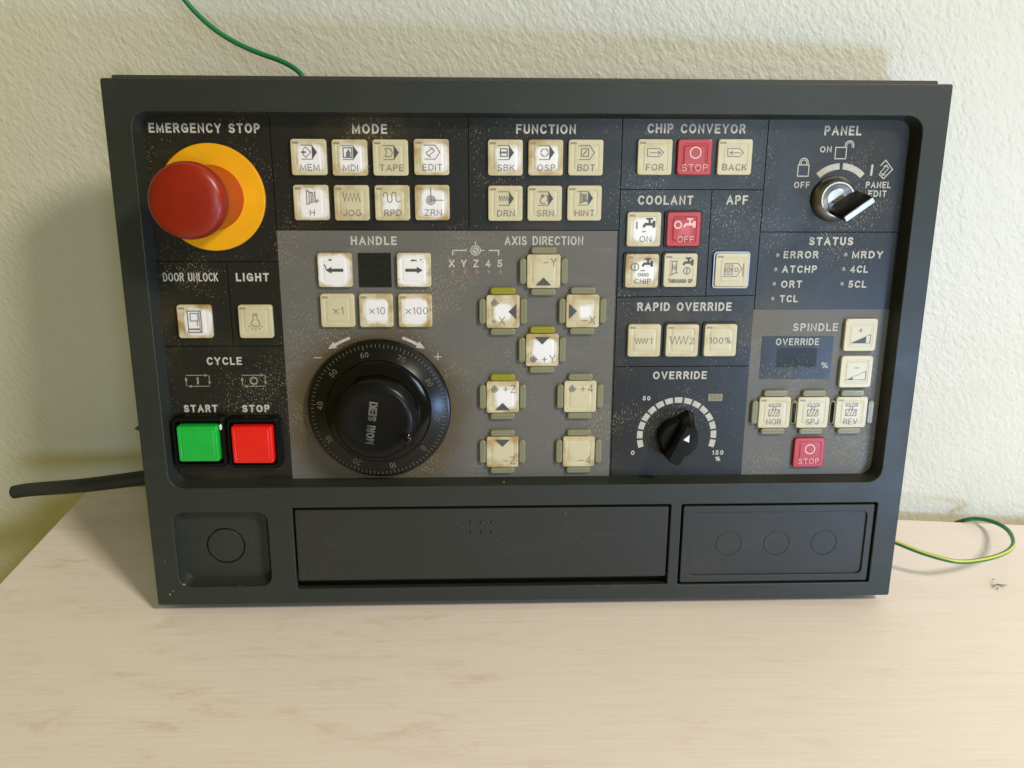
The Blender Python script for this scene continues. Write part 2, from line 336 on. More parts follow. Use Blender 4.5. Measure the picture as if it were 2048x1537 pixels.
# ------------------------------------------------------------------ stroke lettering (unit cap height)
def P_(pts): return pts
GL = {
 'A': (.74, [[(0, 0), (.37, 1), (.74, 0)], [(.14, .33), (.60, .33)]]),
 'B': (.60, [[(0, 0), (0, 1), (.34, 1)] + arc(.34, .765, .235, .235, 90, -90) + [(.05, .53)], [(.34, .53)] + arc(.345, .265, .255, .265, 90, -90) + [(0, 0)]]),
 'C': (.66, [arc(.37, .5, .37, .5, 42, 318, 18)]),
 'D': (.66, [[(0, 0), (0, 1), (.26, 1)] + arc(.26, .5, .40, .5, 90, -90, 14) + [(0, 0)]]),
 'E': (.54, [[(.54, 1), (0, 1), (0, 0), (.54, 0)], [(.05, .52), (.48, .52)]]),
 'F': (.52, [[(.52, 1), (0, 1), (0, 0)], [(.05, .50), (.44, .50)]]),
 'G': (.72, [arc(.37, .5, .37, .5, 45, 322, 18) + [(.72, .12), (.72, .46), (.44, .46)]]),
 'H': (.64, [[(0, 0), (0, 1)], [(.64, 0), (.64, 1)], [(.05, .52), (.59, .52)]]),
 'I': (.0, [[(0, 0), (0, 1)]]),
 'J': (.44, [[(.44, 1), (.44, .24)] + arc(.22, .24, .22, .24, 0, -180)]),
 'K': (.62, [[(0, 0), (0, 1)], [(.58, 1), (.03, .38)], [(.22, .57), (.62, 0)]]),
 'L': (.50, [[(0, 1), (0, 0), (.50, 0)]]),
 'M': (.78, [[(0, 0), (0, 1), (.39, .08), (.78, 1), (.78, 0)]]),
 'N': (.64, [[(0, 0), (0, 1), (.64, 0), (.64, 1)]]),
 'O': (.76, [arc(.38, .5, .38, .5, 0, 360, 26)]),
 'P': (.58, [[(0, 0), (0, 1), (.32, 1)] + arc(.32, .74, .26, .26, 90, -90) + [(.05, .48)]]),
 'R': (.60, [[(0, 0), (0, 1), (.32, 1)] + arc(.32, .755, .26, .245, 90, -90) + [(.05, .51)], [(.36, .51), (.60, 0)]]),
 'S': (.60, [arc(.30, .745, .27, .255, 25, 270, 12) + arc(.30, .245, .30, .245, 90, -155, 12)]),
 'T': (.62, [[(0, 1), (.62, 1)], [(.31, .95), (.31, 0)]]),
 'U': (.62, [[(0, 1), (0, .31)] + arc(.31, .31, .31, .31, 180, 360, 12) + [(.62, 1)]]),
 'V': (.70, [[(0, 1), (.35, 0), (.70, 1)]]),
 'X': (.68, [[(0, 0), (.68, 1)], [(0, 1), (.68, 0)]]),
 'Y': (.68, [[(0, 1), (.34, .46), (.68, 1)], [(.34, .50), (.34, 0)]]),
 'Z': (.60, [[(0, 1), (.60, 1), (0, 0), (.60, 0)]]),
 '0': (.54, [arc(.27, .5, .27, .5, 0, 360, 24)]),
 '1': (.20, [[(0, .78), (.20, .98), (.20, 0)]]),
 '2': (.54, [arc(.27, .73, .26, .27, 165, -30, 12) + [(0, 0), (.54, 0)]]),
 '3': (.54, [arc(.26, .755, .25, .245, 150, -90, 12) + arc(.26, .265, .28, .265, 90, -150, 14)]),
 '4': (.58, [[(.42, 0), (.42, 1), (0, .28), (.58, .28)]]),
 '5': (.54, [[(.50, 1), (.10, 1), (.05, .50)] + arc(.26, .31, .28, .31, 125, -150, 14)]),
 '6': (.54, [arc(.27, .30, .27, .30, 0, 360, 18), [(.03, .36)] + arc(.33, .52, .30, .48, 190, 70, 8)]),
 '7': (.54, [[(0, 1), (.54, 1), (.18, 0)]]),
 '8': (.54, [arc(.27, .75, .23, .25, 0, 360, 18), arc(.27, .26, .27, .26, 0, 360, 18)]),
 '9': (.54, [arc(.27, .70, .27, .30, 0, 360, 18), [(.51, .64)] + arc(.21, .48, .30, .48, 10, -110, 8)]),
 '%': (.86, [arc(.17, .78, .17, .22, 0, 360, 16), arc(.69, .22, .17, .22, 0, 360, 16), [(.66, 1), (.20, 0)]]),
 '+': (.60, [[(0, .45), (.60, .45)], [(.30, .75), (.30, .15)]]),
 '-': (.56, [[(0, .45), (.56, .45)]]),
 '*': (.62, [[(0, .05), (.62, .75)], [(0, .75), (.62, .05)]]),
}
def lay_text(mb, body, x0, x1, yc, cap, sw, z, fn=None, gap=None):
    """fit the words between x0 and x1 (outer edges), cap height cap, stroke sw; all mm"""
    gap = gap if gap is not None else 0.20
    s = sw / cap
    adv = 0; items = []
    for ch in body:
        if ch == ' ': adv += 0.62; continue
        w, st = GL[ch]
        items.append((adv, w, st)); adv += w * (1 - s) + s + gap
    nat = adv - gap
    kx = (x1 - x0) / (nat * cap); h = cap - sw; y0 = yc - cap / 2 + sw / 2
    dz = 0
    for ax, w, st in items:
        for pl in st:
            pts = [(x0 + (ax + s / 2 + px * (1 - s)) * cap * kx, y0 + py * h) for px, py in pl]
            if fn: pts = [fn(p) for p in pts]
            mb.stroke(pts, sw, z + dz); dz += 0.004
            if dz > 0.05: dz = 0
    return mb
def nat_width(body, cap, sw, gap=0.20):
    s = sw / cap; adv = 0
    for ch in body:
        adv += 0.62 if ch == ' ' else GL[ch][0] * (1 - s) + s + gap
    return (adv - gap) * cap
def text_at(mb, body, xc, yc, cap, sw, z, squeeze=1.0, fn=None, gap=0.20):
    w = nat_width(body, cap, sw, gap) * squeeze
    return lay_text(mb, body, xc - w / 2, xc + w / 2, yc, cap, sw, z, fn, gap)

# ------------------------------------------------------------------ tagging
def tag(o, label, cat, group=None, kind=None):
    o['label'] = label
    o['category'] = cat
    if group: o['group'] = group
    if kind: o['kind'] = kind
    return o
def structure(o): o['kind'] = 'structure'; return o

# ------------------------------------------------------------------ setting: wall and table
YAW = math.radians(-5.352)
bd = Vector((math.cos(YAW), math.sin(YAW), 0)); bn = Vector((-math.sin(YAW), math.cos(YAW), 0))
EDGE = Vector((0.4419, 0.0798, 0))
wo = EDGE + bn * 0.011
me = bpy.data.meshes.new('wall')
q = [wo + bd * sx * 1.6 + bn * sy + Vector((0, 0, sz)) for sy in (0, 0.12) for sx, sz in ((-1, -0.8), (1, -0.8), (1, 1.5), (-1, 1.5))]
me.from_pydata(q, [], [(0, 1, 2, 3), (7, 6, 5, 4), (0, 4, 5, 1), (1, 5, 6, 2), (2, 6, 7, 3), (3, 7, 4, 0)]); me.materials.append(M['wall'])
wall = structure(link('wall', me))
# hairline seam of the paint at the right of the wall is in its bump; the table top is a slab with a cut left end
ld = (Vector((-0.0889, 0.1211, 0)) - Vector((-0.0991, 0.0283, 0))).normalized()
lp = Vector((-0.0991, 0.0283, 0))
def inter(p, d, q0, e):
    t = ((q0 - p).x * e.y - (q0 - p).y * e.x) / (d.x * e.y - d.y * e.x); return p + d * t
c_bl = inter(lp, ld, EDGE, bd)
c_fl = lp - ld * 0.60; c_br = EDGE + bd * 0.95; c_fr = c_fl + bd * ((c_br - c_fl).dot(bd))
bm = bmesh.new()
top = [bm.verts.new(p) for p in (c_fl, c_fr, c_br, c_bl)]; bot = [bm.verts.new(p + Vector((0, 0, -0.028))) for p in (c_fl, c_fr, c_br, c_bl)]
bm.faces.new(top); bm.faces.new(bot[::-1])
for k in range(4): bm.faces.new((top[k], bot[k], bot[(k + 1) % 4], top[(k + 1) % 4]))
bmesh.ops.recalc_face_normals(bm, faces=bm.faces)
bmesh.ops.bevel(bm, geom=[e for e in bm.edges], offset=0.0012, segments=2, affect='EDGES')
me = bpy.data.meshes.new('table_top'); bm.to_mesh(me); bm.free(); me.materials.append(M['table'])
table = structure(link('table_top', me))

# ------------------------------------------------------------------ control panel
panel = bpy.data.objects.new('control_panel', None); COL.objects.link(panel)
panel.empty_display_size = 0.05
panel.location = (PW / 2000.0, 0, LIFT); panel.rotation_euler = (-LEAN, 0, 0)
tag(panel, 'dark grey machine control panel with rows of worn square keys leaning against the wall', 'control panel')
def uv(p): return (p[0] - PW / 2, PH - p[1])          # (right, down) from the upper left corner -> local mm
def at(p, z=0.0): x, y = uv(p); return V(x, y, z)
FZ = -9.0                                              # the face plate lies this deep in the frame

# bezel: front plate with four openings, sloping inner walls
def rr_uv(u0, u1, v0, v1, r): return rrect(u0 - PW / 2, u1 - PW / 2, PH - v1, PH - v0, r)
outer = rr_uv(0, PW, 0, PH, 1.2)
H1, H2, H3, H4 = (12.4, 387.7, 14.6, 201.6), (12.5, 61.6, 215.2, 258.0), (74.8, 275.6, 213.2, 260.0), (281.3, 387.7, 213.3, 260.5)
pl = plate_with_holes(outer, [rr_uv(*H1, 7.5), rr_uv(*H2, 6.0), rr_uv(*H3, 0.9), rr_uv(*H4, 0.9)], -4.0, 0.0, 0.55)
mb = MB()
def shrink(h, i, r, z): return [(x, y, z) for x, y in rr_uv(h[0] + i, h[1] - i, h[2] + i, h[3] - i, r)]
mb.loft([shrink(H1, 0.02, 7.5, -1.2), shrink(H1, 0.5, 7.2, -4.0), shrink(H1, 1.7, 6.2, -9.4)])
mb.loft([shrink(H2, 0.02, 6.0, -1.2), shrink(H2, 0.9, 5.6, -4.2), shrink(H2, 2.6, 4.4, -7.0)])
# skirt: outer side walls behind the front plate
mb.loft([[(x, y, -3.6) for x, y in rr_uv(0.6, PW - 0.6, 0.6, PH - 0.6, 1.0)], [(x, y, -7.5) for x, y in rr_uv(0.9, PW - 0.9, 0.9, PH - 0.9, 1.0)]])
bezel = join_meshes('bezel', [(pl, 0), (mb_mesh(mb), 0)], [M['frame']], panel)
# crumbs and chips that lie on the frame
rc = random.Random(11)
for p_, r_c in (((6.82, 262.32), .75), ((8.87, 260.27), .5), ((186.26, 199.51), .55), ((6.09, 242.65), .3), ((14.86, 256.33), .9), ((237.67, 260.38), .4), ((374.02, 255.71), .3), ((44.38, 257.84), .35)):
    x_, y_ = uv(p_); m_ = MB()
    pts = [(x_ + r_c * rc.uniform(.6, 1.2) * math.cos(a), y_ + r_c * rc.uniform(.5, 1.0) * math.sin(a)) for a in [k * 1.05 for k in range(6)]]
    m_.loft([[(x, y, 0.0) for x, y in pts], [(x_ + (x - x_) * .7, y_ + (y - y_) * .7, .35) for x, y in pts]], False, True); m_.build('crumb', M['amber'], bezel, smooth=False)
# pocket floor with a round knock-out
pcx, pcy = uv((36.56, 237.40))
pf = plate_with_holes(rr_uv(H2[0] + 2.2, H2[1] - 2.2, H2[2] + 2.2, H2[3] - 2.2, 4.4), [circ(pcx, pcy, 10.3)], -9.0, -7.0, 0.12)
join_meshes('pocket_floor', [(pf, 0)], [M['frame']], panel)
mb = MB(); mb.lathe([(9.5, -9.5), (9.5, -7.12), (9.35, -6.98)], pcx, pcy, 56); mb.build('knockout_disc', M['frame'], panel, ang=20)
# rear housing
mb = MB()
x0, x1 = -PW / 2, PW / 2
mb.box(x0 + 1.6, x1 - 2.6, 3.0, PH + 2.3, -12.0, -9.7, 1.0)
mb.box(x0 + 3.5, x1 - 4.0, 1.2, PH - 3.0, -29.0, -11.9, 2.0)
mb.box(x0 + 60, x0 + 140, 150, 200, -52.0, -28.9, 2.0)
# small clip that sticks out at the left side
cx, cy = uv((-4.05, 172.98))
mb.loft([[(cx - 3.6, cy, z), (cx + 4, cy + 6, z), (cx + 4, cy - 4, z)] for z in (-16, -13)], True, True)
mb.build('rear_housing', M['rear'], panel, smooth=False)
mb = MB(); mb.box(x0 + 9, x1 - 9, 6, 56, -13.0, -12.0); mb.build('inner_backing', M['void'], panel, smooth=False)

# face plate: charcoal sheet, grey fields and grooves are its own materials
mb = MB()
mb.m = 0; mb.poly([(x, y, FZ) for x, y in rr_uv(H1[0] + 1.2, H1[1] - 1.2, H1[2] + 1.2, H1[3] - 1.2, 6.0)])
mb.m = 1
def field(u0, u1, v0, v1, z): mb.poly([(x, y, z) for x, y in rr_uv(u0, u1, v0, v1, 0.0)])
field(74.1, 243.0, 69.8, 200.2, FZ + 0.05)
field(314.9, 387.0 - 0.9, 109.8, 200.3, FZ + 0.05)
mb.m = 2
def groove(u0, v0, u1, v1, w=0.42): mb.stroke([uv((u0, v0)), uv((u1, v1))], w, FZ + 0.08, False)
for g in ((74.1, 15.8, 74.1, 69.5), (169.0, 15.8, 169.0, 69.5), (243.9, 15.8, 243.9, 200.2), (315.5, 15.8, 315.2, 109.5), (13.8, 85.1, 73.8, 85.1), (13.8, 128.0, 73.8, 128.0),
          (48.6, 85.4, 48.6, 127.8), (244.2, 49.6, 315.2, 49.6), (289.6, 49.9, 289.6, 103.0), (244.2, 103.2, 314.9, 102.4), (315.6, 70.3, 386.4, 70.3), (244.2, 139.6, 314.6, 139.6), (74.1, 69.6, 243.5, 69.6)):
    groove(*g)
face = mb.build('face_plate', [M['dark'], M['grey'], M['groove']], panel, smooth=False)
PZ = FZ + 0.14
def lettering(body, pl_, pr_, cap=4.5, sw=0.88, mat='print'):
    """printed words between two points of the face plate"""
    (xa, ya), (xb, yb) = uv(pl_), uv(pr_)
    xc, yc = (xa + xb) / 2, (ya + yb) / 2
    m_ = MB(); lay_text(m_, body, xa - xc, xb - xc, 0, cap, sw, 0)
    return m_.build('lettering', M[mat], face, V(xc, yc, PZ), smooth=False)
lettering('EMERGENCY STOP', (16.78, 21.69), (69.31, 21.42))
lettering('MODE', (113.11, 21.59), (130.00, 21.50))
lettering('FUNCTION', (192.13, 21.30), (221.13, 21.15))
lettering('CHIP CONVEYOR', (256.01, 20.74), (304.24, 20.49))
lettering('PANEL', (343.31, 21.23), (361.71, 21.13))
lettering('COOLANT', (252.77, 54.76), (280.41, 54.70))
lettering('APF', (297.09, 54.53), (307.90, 54.51))
lettering('STATUS', (340.59, 74.84), (363.32, 74.82), 4.1)
lettering('HANDLE', (110.22, 74.77), (132.96, 74.75), 4.3)
lettering('AXIS DIRECTION', (186.70, 74.71), (226.00, 74.68), 4.4, 0.72)
lettering('DOOR UNLOCK', (16.65, 92.75), (43.57, 92.77), 4.3, 0.62)
lettering('LIGHT', (52.45, 92.85), (68.90, 92.86), 4.2)
lettering('CYCLE', (34.41, 135.68), (52.19, 135.75), 4.1, 0.8)
lettering('START', (20.56, 160.86), (37.82, 160.97), 4.0)
lettering('STOP', (50.44, 161.05), (64.59, 161.14), 4.0)
lettering('RAPID OVERRIDE', (254.64, 108.11), (303.32, 108.20), 4.4)
lettering('OVERRIDE', (264.36, 144.30), (292.76, 144.44), 4.2, 0.82)
lettering('SPINDLE', (336.28, 119.00), (359.95, 119.06), 4.1, 0.7)
for body, a_, b_ in (('ERROR', (328.11, 81.63), (346.10, 81.62)), ('ATCHP', (327.96, 88.97), (346.03, 88.97)), ('ORT', (328.09, 96.63), (338.98, 96.64)), ('TCL', (328.07, 104.10), (337.49, 104.12)),
                     ('MRDY', (363.37, 81.62), (379.40, 81.62)), ('4CL', (363.24, 88.98), (372.45, 88.98)), ('5CL', (363.01, 96.66), (372.44, 96.67))):
    lettering(body, a_, b_, 3.7, 0.74)
for p in ((325.06, 81.88), (324.63, 89.12), (324.46, 96.47), (324.31, 104.09), (360.02, 81.62), (359.74, 88.88), (359.64, 96.51)):
    m_ = MB(); m_.lathe([(1.05, 0.0), (1.0, 0.15), (0.6, 0.3)], n=20); m_.build('status_lamp', M['ledoff'], face, at(p, PZ - 0.1))
for body, a_, b_, cap in (('ON', (341.88, 30.07), (347.77, 30.04), 2.9), ('OFF', (330.47, 47.18), (338.37, 47.16), 3.1), ('PANEL', (366.68, 47.07), (379.34, 47.04), 3.1), ('EDIT', (368.41, 51.31), (377.68, 51.28), 3.1),
                          ('50', (259.36, 156.75), (263.60, 156.78), 2.4), ('0', (254.32, 187.00), (256.48, 187.02), 2.5), ('150', (298.22, 187.25), (304.46, 187.30), 2.6), ('%', (300.08, 190.79), (303.07, 190.81), 2.5)):
    lettering(body, a_, b_, cap, 0.55)
# boxed 100
xa, ya = uv((298.06, 156.54))
m_ = MB(); m_.poly([(-3.75, -1.95, 0), (3.75, -1.95, 0), (3.75, 1.95, 0), (-3.75, 1.95, 0)]); m_.build('number_box', M['amber'], face, V(xa, ya, PZ), smooth=False)
m_ = MB(); lay_text(m_, '100', -2.9, 2.9, 0, 2.6, 0.42, 0); m_.build('lettering', plain('box_ink', (0.14, 0.12, 0.08), 0.6), face, V(xa, ya, PZ + 0.03), smooth=False)
for ch, p in zip('XYZ45', ((160.10, 86.03), (166.16, 86.03), (172.23, 86.03), (178.31, 86.03), (184.18, 86.03))):
    m_ = MB(); text_at(m_, ch, 0, 0, 3.8, 0.72, 0, 1.05); m_.build('lettering', M['print'], face, at(p, PZ), smooth=False)
for p in ((160.04, 90.31), (166.12, 90.31), (172.20, 90.32), (178.29, 90.32), (184.19, 90.32)):
    m_ = MB(); m_.lathe([(1.15, 0.0), (1.1, 0.12), (0.6, 0.25)], n=20); m_.build('status_lamp', M['ledred'], face, at(p, PZ - 0.1))
def symbol(p, fn, mat='print'):
    m_ = MB(); fn(m_); return m_.build('symbol', M[mat], face, at(p, PZ), smooth=False)
def datum(m_, r=2.45, sw=0.38, ext=2.4, z=0):
    m_.stroke(ring_pts(0, 0, r), sw, z); m_.stroke(ring_pts(0, 0, r * 0.55), sw * 1.2, z)
    m_.stroke([(0, r), (0, r + ext)], sw, z + .01, False); m_.stroke([(r, 0), (r + ext, 0)], sw, z + .01, False)
    m_.poly([(0, 0, z + .02), (r * .5, 0, z + .02), (0, r * .5, z + .02)]); m_.poly([(0, 0, z + .02), (-r * .5, 0, z + .02), (0, -r * .5, z + .02)])
def ax_symbol(m_):
    datum(m_, 2.35, 0.5, 2.1)
    m_.stroke([(-4.7, 0), (-11.4, 0), (-11.4, -2.2)], 0.62, 0); m_.stroke([(6.9, 0), (11.5, 0), (11.5, -2.2)], 0.62, 0)
symbol((172.12, 79.55), ax_symbol)
def cycle_symbol(kind):
    def fn(m_):
        w, h = 5.9, 2.9; s = 0.42
        m_.stroke([(-w, h), (w - 2, h)], s, 0, False); m_.stroke([(w, h), (w, -h + 1.4)], s, 0, False)
        m_.stroke([(w, -h), (-w + 2, -h)], s, 0, False); m_.stroke([(-w, -h), (-w, h - 1.4)], s, 0, False)
        for (x, y, a) in ((w - .4, h, 0), (w, -h + .6, -90), (-w + .6, -h, 180), (-w, h - .8, 90)):
            c, t = math.cos(math.radians(a)), math.sin(math.radians(a))
            m_.poly([(x + c * dx - t * dy, y + t * dx + c * dy, .02) for dx, dy in ((0, 0), (-1.9, .8), (-1.9, -.8))])
        if kind: m_.stroke([(0, -1.4), (0, 1.4)], 1.0, .01)
        else: m_.stroke(ring_pts(0, 0, 1.75), .85, .01)
    return fn
symbol((29.03, 146.07), cycle_symbol(1), 'print_dim'); symbol((57.53, 146.21), cycle_symbol(0), 'print_dim')
def lock(closed):
    def fn(m_):
        s = 0.5
        m_.stroke([(-2.7, -2.9), (2.7, -2.9), (2.7, 2.5), (-2.7, 2.5), (-2.7, -2.9)], s, 0)
        if closed:
            m_.stroke([(-2.1, 2.7)] + arc(0, 3.6, 2.1, 2.1, 180, 0, 12) + [(2.1, 2.7)], s, .01)
            m_.stroke([(-1.3, 2.7)] + arc(0, 3.6, 1.3, 1.3, 180, 0, 10) + [(1.3, 2.7)], s * .7, .02)
        else:
            m_.stroke([(1.9, 2.7), (1.9, 3.4)] + arc(4.0, 3.5, 2.1, 2.1, 180, 0, 12) + [(6.1, 2.5)], s, .01)
            m_.stroke([(2.7, 2.7), (2.7, 3.4)] + arc(4.0, 3.5, 1.3, 1.3, 180, 0, 10) + [(5.3, 2.5)], s * .7, .02)
    return fn
symbol((352.45, 31.59), lock(False)); symbol((334.48, 40.03), lock(True))
symbol((368.91, 39.91), lambda m_: m_.stroke([(-.1, -2.2), (.1, 2.2)], 1.05, 0))
def edit_symbol(m_):
    m_.stroke([(-2.6, 2.6), (-.4, 5.0), (3.4, .6), (-.6, -3.9), (-3.0, -1.8)], .5, 0)
    m_.stroke([(-2.6, -.9), (.2, 2.4), (1.4, 1.2), (-1.2, -1.9), (-2.6, -.9)], .42, .01)
    m_.stroke([(-1.2, 2.0), (.4, 2.7)], .4, .02); m_.stroke([(-1.6, -2.2), (.0, -2.0)], .4, .02)
symbol((375.88, 40.13), edit_symbol)
# broad white arcs over the key switch
kx, ky = uv((353.33, 53.79))
def sector(m_, r0, r1, a0, a1, z, n=8):
    for k in range(n):
        a, b = math.radians(90 - (a0 + (a1 - a0) * k / n)), math.radians(90 - (a0 + (a1 - a0) * (k + 1) / n))
        m_.poly([(r0 * math.cos(a), r0 * math.sin(a), z), (r1 * math.cos(a), r1 * math.sin(a), z), (r1 * math.cos(b), r1 * math.sin(b), z), (r0 * math.cos(b), r0 * math.sin(b), z)])
m_ = MB(); sector(m_, 14.2, 17.2, -45, -3, 0); sector(m_, 14.2, 17.2, 3, 45, 0); m_.build('scale_arc', M['print'], face, V(kx, ky, PZ), smooth=False)
# override scale of fifteen segments
ox, oy = uv((278.58, 177.63))
m_ = MB()
for k in range(15):
    c = -102.4 + 14.63 * k; sector(m_, 18.3, 21.3, c - 5.9, c + 5.9, 0, 3)
m_.build('scale_arc', M['print'], face, V(ox, oy, PZ), smooth=False)
# handwheel direction arrows, signs and index mark
hx, hy = uv((121.03, 163.27))
def bent_arrow(m_, sgn):
    pts = [(math.sin(math.radians(a)) * 41.0 * sgn, math.cos(math.radians(a)) * 41.0) for a in (19, 23, 27, 31)]
    m_.stroke(pts, 1.5, 0, False)
    e = Vector(pts[-1]); t = (Vector(pts[-1]) - Vector(pts[-2])).normalized(); nn = Vector((-t.y, t.x))
    m_.poly([(*(e - nn * 1.9 - t * .2), .01), (*(e + nn * 1.9 - t * .2), .01), (*(e + t * 4.2), .01)])
symbol((121.04, 162.72), lambda m_: bent_arrow(m_, 1)); symbol((121.04, 162.72), lambda m_: bent_arrow(m_, -1))
symbol((90.90, 134.20), lambda m_: m_.stroke([(-1.7, 0), (1.7, 0)], .45, 0))
symbol((152.33, 133.93), lambda m_: (m_.stroke([(-1.7, 0), (1.7, 0)], .45, 0), m_.stroke([(0, -1.7), (0, 1.7)], .45, .01)))
symbol((121.69, 126.46), lambda m_: m_.stroke([(0, -1.2), (0, .6)], .9, 0))

# display windows
def window(name, p, w, h, mat, z=PZ):
    m_ = MB(); m_.box(-w / 2, w / 2, -h / 2, h / 2, -0.3, 0.05); return m_.build(name, M[mat], face, at(p, z), smooth=False)
window('display_window', (121.64, 89.39), 16.4, 17.2, 'glass')
window('display_window', (339.42, 135.22), 37.6, 23.0, 'dark')
lettering('OVERRIDE', (327.91, 126.64), (350.68, 126.72), 3.6, 0.6).location.y -= 0.0001
lettering('%', (352.95, 139.32), (356.84, 139.33), 3.2, 0.45).location.y -= 0.0001
window('display_window', (339.56, 135.22), 21.0, 10.4, 'lcd', PZ + 0.1)

# ------------------------------------------------------------------ square keys
KS = 16.9
mb = MB()
hk = KS / 2
def ksq(i, z, r=1.3): return [(x, y, z) for x, y in rrect(-hk + i, hk - i, -hk + i, hk - i, r, 4)]
mb.loft([ksq(0, -2.2), ksq(0, -0.35), ksq(.12, -.12), ksq(.4, 0.0), ksq(1.9, 0.0, 1.1), ksq(2.2, -0.10, 1.0), ksq(2.7, -0.12, .9), ksq(3.1, 0.0, .9), ksq(3.6, 0.04, .8)], False, True)
KEYMESH = mb.build('key_cap', M['key'], ang=28); 
kme = KEYMESH.data; bpy.data.objects.remove(KEYMESH)
kme_red = kme.copy(); kme_red.materials.clear(); kme_red.materials.append(M['redkey'])
mb = MB(); mb.box(-1.55, 1.55, -.5, .5, -.1, .05, .15, .04); t_ = mb.build('indicator_lamp', M['lampbar']); LAMPBAR = t_.data; bpy.data.objects.remove(t_)
mb = MB()
mb.loft([ksq(-.9, -2.6, 1.8), ksq(-.9, -1.0, 1.8), ksq(-.75, -.85, 1.7), ksq(-.25, -.85, 1.5), ksq(-.1, -1.4, 1.4)])
t_ = mb.build('key_surround', M['frame']); SURR = t_.data; bpy.data.objects.remove(t_)
KZ = FZ + 2.2
LZ = 0.20
rnd = random.Random(5)
def icon_frame(m_, solid=True):
    m_.stroke([(-3.3, 5.6), (1.9, 5.6)], .34, LZ); m_.stroke([(-3.1, -.9), (1.9, -.9)], .34, LZ)
    if solid:
        m_.stroke([(1.9, 5.6), (1.9, -.9)], .3, LZ + .01)
        m_.m = 1; m_.poly([(1.9, 5.6, LZ + .02), (1.9, -.9, LZ + .02), (4.2, 2.35, LZ + .02)]); m_.m = 0
    else: m_.stroke([(1.9, 5.6), (4.2, 2.35), (1.9, -.9)], .34, LZ + .01)
def zig(m_, x0, x1, n, y0, y1, w=.34, z=LZ):
    pts = [(x0 + (x1 - x0) * k / n, (y1 if k % 2 else y0)) for k in range(n + 1)]; m_.stroke(pts, w, z)
def tri(m_, pts, z=LZ + .02): m_.m = 1; m_.poly([(x, y, z) for x, y in pts]); m_.m = 0
def ic_mem(m_): icon_frame(m_); m_.stroke([(-1.2, 4.8), (1.2, 2.35), (-1.2, -.1), (-2.6, 1.3)], .34, LZ + .03); m_.stroke([(-1.2, 4.8), (-2.4, 3.6)], .34, LZ + .04); tri(m_, [(-3.6, 2.35), (-2.0, 3.2), (-2.0, 1.5)]); m_.stroke([(-2.2, 2.35), (-1.3, 2.35)], .7, LZ + .05)
def ic_mdi(m_): icon_frame(m_); m_.stroke([(-2.9, 4.6), (1.2, 4.6), (1.2, .1), (-2.9, .1), (-2.9, 4.6)], .5, LZ + .03); m_.poly([(x, y, LZ + .04) for x, y in ((-1.6, .5), (.4, .5), (.6, 2.4), (-.3, 4.0), (-1.5, 2.4))])
def ic_tape(m_): icon_frame(m_); m_.stroke([(-2.4, 4.2), (.2, 4.2), (1.2, 2.35), (.2, .5), (-2.4, .5), (-1.6, 2.35), (-2.4, 4.2)], .34, LZ + .03)
def ic_edit(m_):
    icon_frame(m_, False); m_.stroke([(-2.4, 2.2), (.6, 4.1), (1.6, 2.8), (-1.4, .6), (-2.4, 2.2)], .34, LZ + .03); m_.stroke([(-.6, 4.5), (.8, 4.1)], .3, LZ + .04); m_.stroke([(-1.4, .6), (-.2, .1)], .3, LZ + .05)
def ic_hand(m_, x=0.0, y=0.0, s=1.0):
    f = lambda *p: [(x + a * s, y + b * s) for a, b in p]
    m_.stroke(f((-1.9, 5.9), (-1.9, -.9), (-.7, -.5), (-.7, 5.4), (-1.9, 5.9)), .38, LZ + .03); m_.stroke(f((.3, 5.0), (.3, .1), (1.1, .2), (1.1, 4.8), (.3, 5.0)), .36, LZ + .04)
    m_.stroke(f((2.1, 5.2), (2.1, .4), (2.7, .4)), .5, LZ + .05); m_.stroke(f((-.7, 5.4), (.3, 4.4)), .3, LZ + .06); m_.stroke(f((-.7, -.3), (.3, .5)), .3, LZ + .07); m_.stroke(ring_pts(x + 3.2 * s, y + .9 * s, .5 * s, 10), .3, LZ + .08)
def ic_jog(m_): zig(m_, -4.0, 4.2, 9, 4.8, .8, .4)
def ic_rpd(m_):
    m_.stroke([(-4.0, 3.0), (-4.0, 4.0)] + arc(-3.1, 4.2, .9, .9, 180, 0, 8) + [(-2.2, 1.6)] + arc(-1.1, 1.4, 1.1, 1.1, 180, 360, 8) + [(0, 4.0)] + arc(1.0, 4.2, 1.0, .9, 180, 0, 8) + [(2.0, 1.8)] + arc(3.1, 1.6, 1.1, 1.1, 180, 330, 8), .36, LZ)
def ic_zrn(m_):
    for r in (2.1, 1.3, .55): m_.stroke(ring_pts(-.5, 1.2, r, 24), .42, LZ)
    m_.stroke([(-.5, 1.2), (-.5, 7.2)], .32, LZ + .01); m_.stroke([(-.5, 1.2), (5.6, 1.2)], .32, LZ + .02)
def ic_sbk(m_): icon_frame(m_); m_.stroke([(-2.3, 4.2), (1.0, 4.2), (1.0, .6), (-2.3, .6), (-2.3, 4.2)], .5, LZ + .03); m_.stroke([(-2.3, 2.4), (.6, 2.4)], .9, LZ + .04)
def ic_osp(m_):
    icon_frame(m_)
    for a in (20, 110, 200, 290): m_.stroke(arc(-.5, 2.4, 1.75, 1.75, a, a + 62, 6), .42, LZ + .03)
def ic_bdt(m_): icon_frame(m_, False); m_.stroke([(-2.2, 4.2), (1.3, 4.2), (1.3, .6), (-2.2, .6), (-2.2, 4.2)], .36, LZ + .03); m_.stroke([(-1.2, 1.4), (.4, 3.3)], .5, LZ + .04)
def ic_drn(m_): icon_frame(m_); zig(m_, -3.0, 2.0, 8, 3.6, 1.2, .42, LZ + .03)
